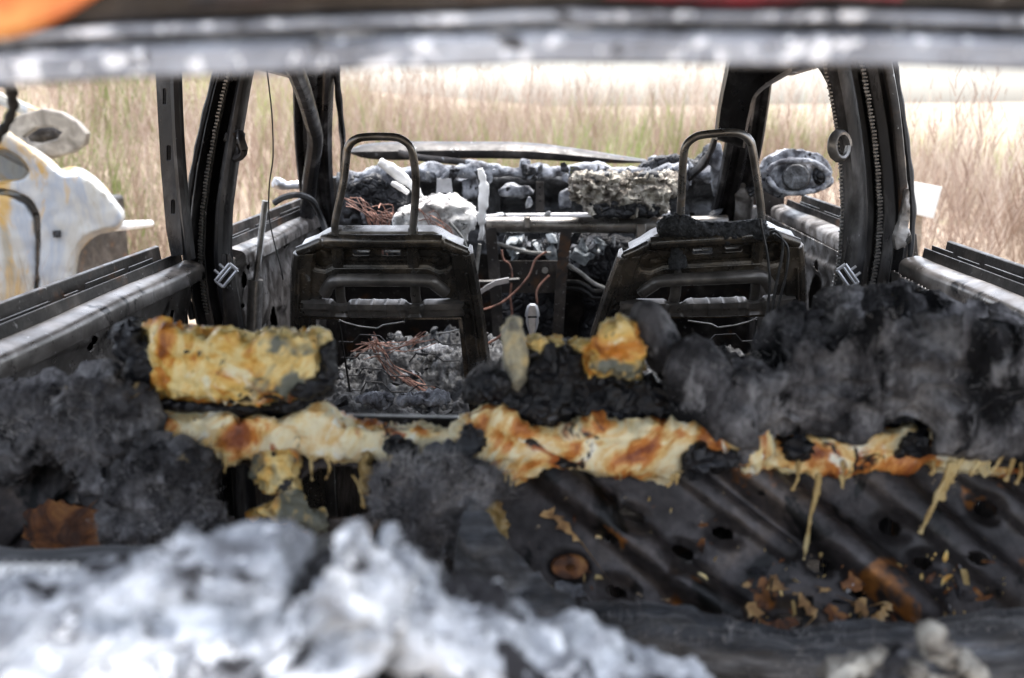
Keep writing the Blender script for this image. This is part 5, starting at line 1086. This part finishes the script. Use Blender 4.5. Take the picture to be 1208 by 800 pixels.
# ================================================================== FOREGROUND
# torn boot liner: horizontal fold and ragged flap
def cloth_sheet(name, rows, n, parent, seed, m_=cloth):
    """rows: lists of 3-D points, lofted and wrinkled"""
    R_ = [spline(r, n) for r in rows]; cols = list(zip(*R_)); G = [spline(c, 14) for c in cols]
    nx, ny = len(G), len(G[0]); P = np.array([[q for q in g] for g in G]).reshape(-1, 3)
    P[:, 1] += 0.018 * fbm(P * np.array([0.35, 1, 2.4]), 16, 4, seed, True); P[:, 2] += 0.012 * fbm(P * np.array([0.5, 1, 2.0]), 18, 4, seed + 3, True) + 0.004 * fbm(P, 70, 3, seed + 5)
    idx = np.arange(nx * ny).reshape(nx, ny); F = np.stack([idx[:-1, :-1].ravel(), idx[:-1, 1:].ravel(), idx[1:, 1:].ravel(), idx[1:, :-1].ravel()], 1)
    me = bpy.data.meshes.new(name); me.from_pydata(P.tolist(), [], F.tolist()); ob = put(name, me, m_, parent, solid=0.0025, angle=180)
    if name == 'fold': fibres('frayed_thread', ob, 2500, 0.010, 0.0003, fibm, ob, 9)
    return ob
bl = thing('boot_liner', 'torn black boot liner cloth sagging in a fold below the right seat panel', 'cloth', tuple(U(900, 770, Y=0.78)))
cloth_sheet('fold', [[U(686, 722, Y=0.84), U(760, 724, Y=0.83), U(850, 742, Y=0.82), U(950, 752, Y=0.81), U(1060, 748, Y=0.81), U(1140, 735, Y=0.81), U(1300, 700, Y=0.82)],
                     [U(690, 742, Y=0.83), U(760, 740, Y=0.82), U(850, 754, Y=0.81), U(950, 765, Y=0.80), U(1060, 761, Y=0.80), U(1140, 748, Y=0.80), U(1300, 716, Y=0.81)],
                     [U(700, 775, Y=0.79), U(760, 768, Y=0.78), U(850, 778, Y=0.77), U(950, 790, Y=0.76), U(1060, 788, Y=0.76), U(1140, 778, Y=0.77), U(1300, 750, Y=0.78)],
                     [U(720, 860, Y=0.80), U(780, 860, Y=0.79), U(850, 870, Y=0.78), U(950, 880, Y=0.77), U(1060, 880, Y=0.77), U(1140, 870, Y=0.78), U(1300, 850, Y=0.79)]], 9, bl, 5)
cloth_sheet('flap', [[U(556, 600, Y=0.87), U(580, 625, Y=0.865), U(620, 672, Y=0.855), U(655, 706, Y=0.85), U(692, 738, Y=0.84)],
                     [U(540, 640, Y=0.86), U(566, 668, Y=0.84), U(604, 706, Y=0.83), U(640, 738, Y=0.82), U(690, 770, Y=0.80)],
                     [U(530, 720, Y=0.88), U(560, 740, Y=0.86), U(600, 760, Y=0.85), U(640, 790, Y=0.83), U(700, 830, Y=0.81)]], 7, bl, 8)
cloth_sheet('boot_cover', [[U(-200, 640, Y=0.84), U(100, 655, Y=0.83), U(350, 650, Y=0.83), U(540, 690, Y=0.84)], [U(-200, 760, Y=0.72), U(100, 780, Y=0.70), U(350, 780, Y=0.70), U(560, 800, Y=0.72)], [U(-200, 980, Y=0.66), U(100, 980, Y=0.64), U(350, 980, Y=0.64), U(600, 980, Y=0.66)]], 8, bl, 12)
# ash heap close to the lens, lying on the warped parcel shelf
m = MB()
m.prism(UL([(-160, 728), (60, 712), (135, 692), (175, 668), (240, 656), (318, 662), (345, 683), (330, 718), (300, 740), (220, 740), (150, 758), (0, 788), (-160, 798)], Y=0.46), 0.42, 0.50)
m.prism(UL([(384, 683), (400, 646), (411, 639), (430, 668), (468, 696), (482, 728), (450, 753), (400, 763), (360, 790), (326, 790), (330, 750), (358, 718)], Y=0.43), 0.395, 0.46)
m.prism(UL([(-160, 793), (100, 770), (200, 778), (300, 794), (356, 778), (392, 792), (372, 858), (350, 988), (-160, 988)], Y=0.40), 0.35, 0.44)
m.prism(UL([(438, 676), (478, 700), (530, 734), (600, 756), (680, 786), (780, 826), (860, 873), (880, 988), (520, 988), (495, 858), (502, 798), (478, 740)], Y=0.47), 0.44, 0.53)
ah = organic('ash_heap', m, ash, None, 0.0032, 2, [(14, 0.009), (40, 0.009, True), (110, 0.005, True), (250, 0.002)], seed=121)
o = organic('shadow_core', MB().prism(UL([(-160, 740), (150, 690), (300, 660), (400, 650), (500, 720), (650, 775), (800, 840), (820, 960), (-160, 960)], Y=0.52), 0.49, 0.55), char, ah, 0.006, 2, [(30, 0.01)], seed=9)  # black backing added behind the heap so its gaps look shadowed
tag(ah, 'heap of crumbly white ash lying close to the camera at the tail', 'ash')
fl = MB().loft([[tuple(U(a, y, Y=0.50 - 0.02 * math.sin(i * 1.1)) ) for a, y in ((-120, 668 + 2 * i), (70, 660 + i), (75, 700 + i), (-120, 720 + i))] for i in range(1)]) if False else None
m = MB(); secs = []
for i, a in enumerate(np.linspace(-140, 90, 60)):
    p = U(a, 668 + 0.01 * i, Y=0.50); q = U(a, 760, Y=0.44); z = 0.0022 * math.sin(i * 2 * math.pi / 3.0)
    secs.append([p + (0, z, z), q + (0, z, z), q + (0, 0.006 + z, -0.004), p + (0, 0.006 + z, -0.004)])
tag(put('ribbed_trim', MB().loft(secs), meltw), 'pale ribbed trim strip at the lower left beside the ash', 'trim')
sh = MB().loft([[(x, y, 1.035 + 0.01 * math.sin(9 * x + 5 * y) - 0.25 * max(0, x - 0.05)), (x, y, 1.030 + 0.01 * math.sin(9 * x + 5 * y) - 0.25 * max(0, x - 0.05))] for x, y in ()]) if False else None
m = MB().loft([[(x, 0.34, 0.985 - 0.22 * max(0, x + 0.05)), (x, 0.56, 0.985 - 0.22 * max(0, x + 0.05)), (x, 0.56, 0.975 - 0.22 * max(0, x + 0.05)), (x, 0.34, 0.975 - 0.22 * max(0, x + 0.05))] for x in np.linspace(-0.66, 0.30, 16)])
put('parcel_shelf', m, soot, car)
# brown splintered lump with white foam at the lower right
br = thing('burnt_trim_lump', 'brown burnt trim lump with white foamy crust at the lower right', 'debris', tuple(U(1080, 800, Y=0.66)))
lump('core', [(1000, 800), (1020, 780), (1060, 768), (1100, 758), (1130, 772), (1150, 800), (1180, 850), (960, 850)], 0.62, 0.70, wadd, br, 0.004, 3, ((20, 0.015), (60, 0.006)), 131)
for q, sd in (([(1090, 742), (1102, 738), (1110, 760), (1135, 770), (1160, 795), (1140, 800), (1105, 780), (1094, 765)], 3), ([(965, 795), (990, 785), (1030, 775), (1042, 770), (1038, 782), (1000, 795), (975, 805)], 4), ([(1060, 790), (1090, 786), (1120, 800), (1080, 812)], 5)):
    lump('white_crust', q, 0.605, 0.64, ashw, br, 0.0025, 1, ((40, 0.012), (110, 0.008, True), (250, 0.003)), sd)

# ================================================================== OUTSIDE: the second wreck and the board
wc = thing('white_car', 'second burned car with chalky white body and rust stains beyond the left window', 'car', (-3.6, 5.1, 0))
CY = 4.5
lump('front_wing', [(-60, 134), (-20, 143), (0, 152), (20, 165), (45, 182), (62, 196), (75, 206), (95, 204), (110, 213), (128, 227), (142, 244), (147, 257), (142, 268), (128, 273), (112, 276), (100, 284), (91, 298), (85, 318), (82, 360), (50, 362), (48, 280), (45, 255), (36, 238), (14, 226), (-60, 222), (-60, 213), (6, 211), (26, 210), (36, 202), (33, 194), (20, 180), (6, 172), (-60, 176)], CY - 0.05, CY + 0.22, wcar, wc, 0.014, 2, ((3, 0.03), (9, 0.012), (40, 0.004)), 15, k=0.95)
lump('door_skin', [(-420, 222), (-24, 226), (12, 230), (33, 241), (41, 257), (43, 282), (45, 362), (-420, 400)], CY - 0.04, CY + 0.15, wcar, wc, 0.014, 2, ((3, 0.02), (9, 0.010), (40, 0.004)), 16, k=0.98)
put('hole_shade', MB().box(U(67, 276, Y=CY - 0.055), (0.028, 0.02, 0.03)), char, wc)  # dark block on the wing stands in for a small shaded hole
tp = [(-20, 145), (0, 154), (20, 167), (45, 184), (62, 198), (75, 208), (95, 207), (110, 217), (126, 232)]
secs = []
for i, (a, b) in enumerate(spline(tp, 4)):
    p = U(a, b, Y=CY); bow = 0.03
    secs.append([(p[0] * (1 + 1.5 * t / CY) - 0.08 * t * t - 0.012, CY + 0.06 + 1.42 * t, p[2] - 0.012 - 0.10 * t * t + bow * math.sin(math.pi * t) + 0.012 * math.sin(7 * t + i * 0.4) - 0.004) for t in np.linspace(0, 1, 16)])
me = MB().loft(secs, closed=False, cap=False).mesh('bonnet'); put('bonnet', me, wcar, wc, solid=0.004, angle=70)
# far side, cabin and sills, seen only past the window edge
plate('far_side', [(-420, 160), (-20, 170), (80, 222), (120, 255), (100, 290), (-420, 330)], [], wcar, wc, 0.012, Y=CY + 1.5, bevel=0.01)
for y0 in (CY + 0.05, CY + 1.42):
    put('windscreen_pillar', MB().tube([U(-60, 140, Y=CY) + (-0.2 * (y0 - CY), y0 - CY, 0), (-3.6, y0 + (0.12 if y0 < 5 else -0.12), 1.66)], 0.035, 8), wcar, wc)
put('roof', MB().loft([[(x, y, 1.68 + 0.04 * math.sin(math.pi * t)) for t, y in zip(np.linspace(0, 1, 9), np.linspace(CY + 0.15, CY + 1.32, 9))] + [(x, y, 1.66 + 0.04 * math.sin(math.pi * t)) for t, y in zip(np.linspace(1, 0, 9), np.linspace(CY + 1.32, CY + 0.15, 9))] for x in (-5.4, -4.9, -4.4, -3.9, -3.55)]), wcar, wc)
put('inner_tray', MB().box((-3.1, CY + 0.75, 0.62), (1.3, 1.3, 0.5)), soot, wc, bevel=0.02)
def wheel(x, y):
    wv = put('wheel', MB().loft([[(x + r * math.cos(a), y + d, 0.30 + r * math.sin(a)) for a in np.linspace(0, 6.283, 28, endpoint=False)] for r, d in ((0.20, 0.0), (0.28, -0.01), (0.30, 0.03), (0.30, 0.15), (0.27, 0.19), (0.18, 0.18))]), rubber, wc)
    put('rim', MB().loft([[(x + r * math.cos(a), y + d, 0.30 + r * math.sin(a)) for a in np.linspace(0, 6.283, 28, endpoint=False)] for r, d in ((0.20, 0.02), (0.18, 0.0), (0.15, 0.05), (0.05, 0.04), (0.03, 0.02))]), ashg, wv)
wheel(-2.06, CY + 0.02); wheel(-4.5, CY + 0.02)
put('bumper_bar', MB().tube([U(124, 268, Y=CY + 0.1), U(140, 268, Y=CY + 0.1) + (0, 0.05, 0), U(150, 272, Y=CY + 0.3) + (0, 0.3, 0)], [0.02, 0.022, 0.016], 8), meltw, wc)
mat('brown_grey_shell', [(0.3, (0.09, 0.075, 0.06)), (0.5, (0.20, 0.175, 0.145)), (0.7, (0.38, 0.34, 0.29))], 9, rough=(0.4, 0.7), bump=0.3, distort=1.0)
mo = plate('wing_mirror', [(10, 146), (30, 137), (52, 131), (74, 135), (92, 146), (102, 158), (100, 168), (86, 178), (64, 184), (40, 180), (18, 172)], [[(26, 160), (44, 148), (66, 147), (80, 155), (72, 166), (50, 172), (32, 170)]], MATS['brown_grey_shell'], wc, 0.04, Y=5.2, bevel=0.012); mo['label'] = 'hollow brown-grey mirror housing'
put('mirror_back', MB().ball(U(54, 159, Y=5.36), (0.12, 0.06, 0.07)), soot, mo)  # dark colour paints the shade seen through the mirror opening
put('mirror_stalk', MB().tube([U(40, 176, Y=5.2), U(36, 196, Y=5.0)], 0.03, 8), MATS['brown_grey_shell'], wc)
bd = thing('white_board', 'small blank white board leaning among the weeds outside the right window', 'board', tuple(U(1092, 290, Y=3.7)))
plate('panel', [(1062, 212), (1110, 221), (1100, 257), (1062, 248)], [], paper, bd, 0.010, Y=3.7, bevel=0.002)
put('stake', MB().box(tuple(U(1084, 262, Y=3.72) + np.array([0, 0.02, -0.42])), (0.03, 0.025, 0.95)), earth, bd)
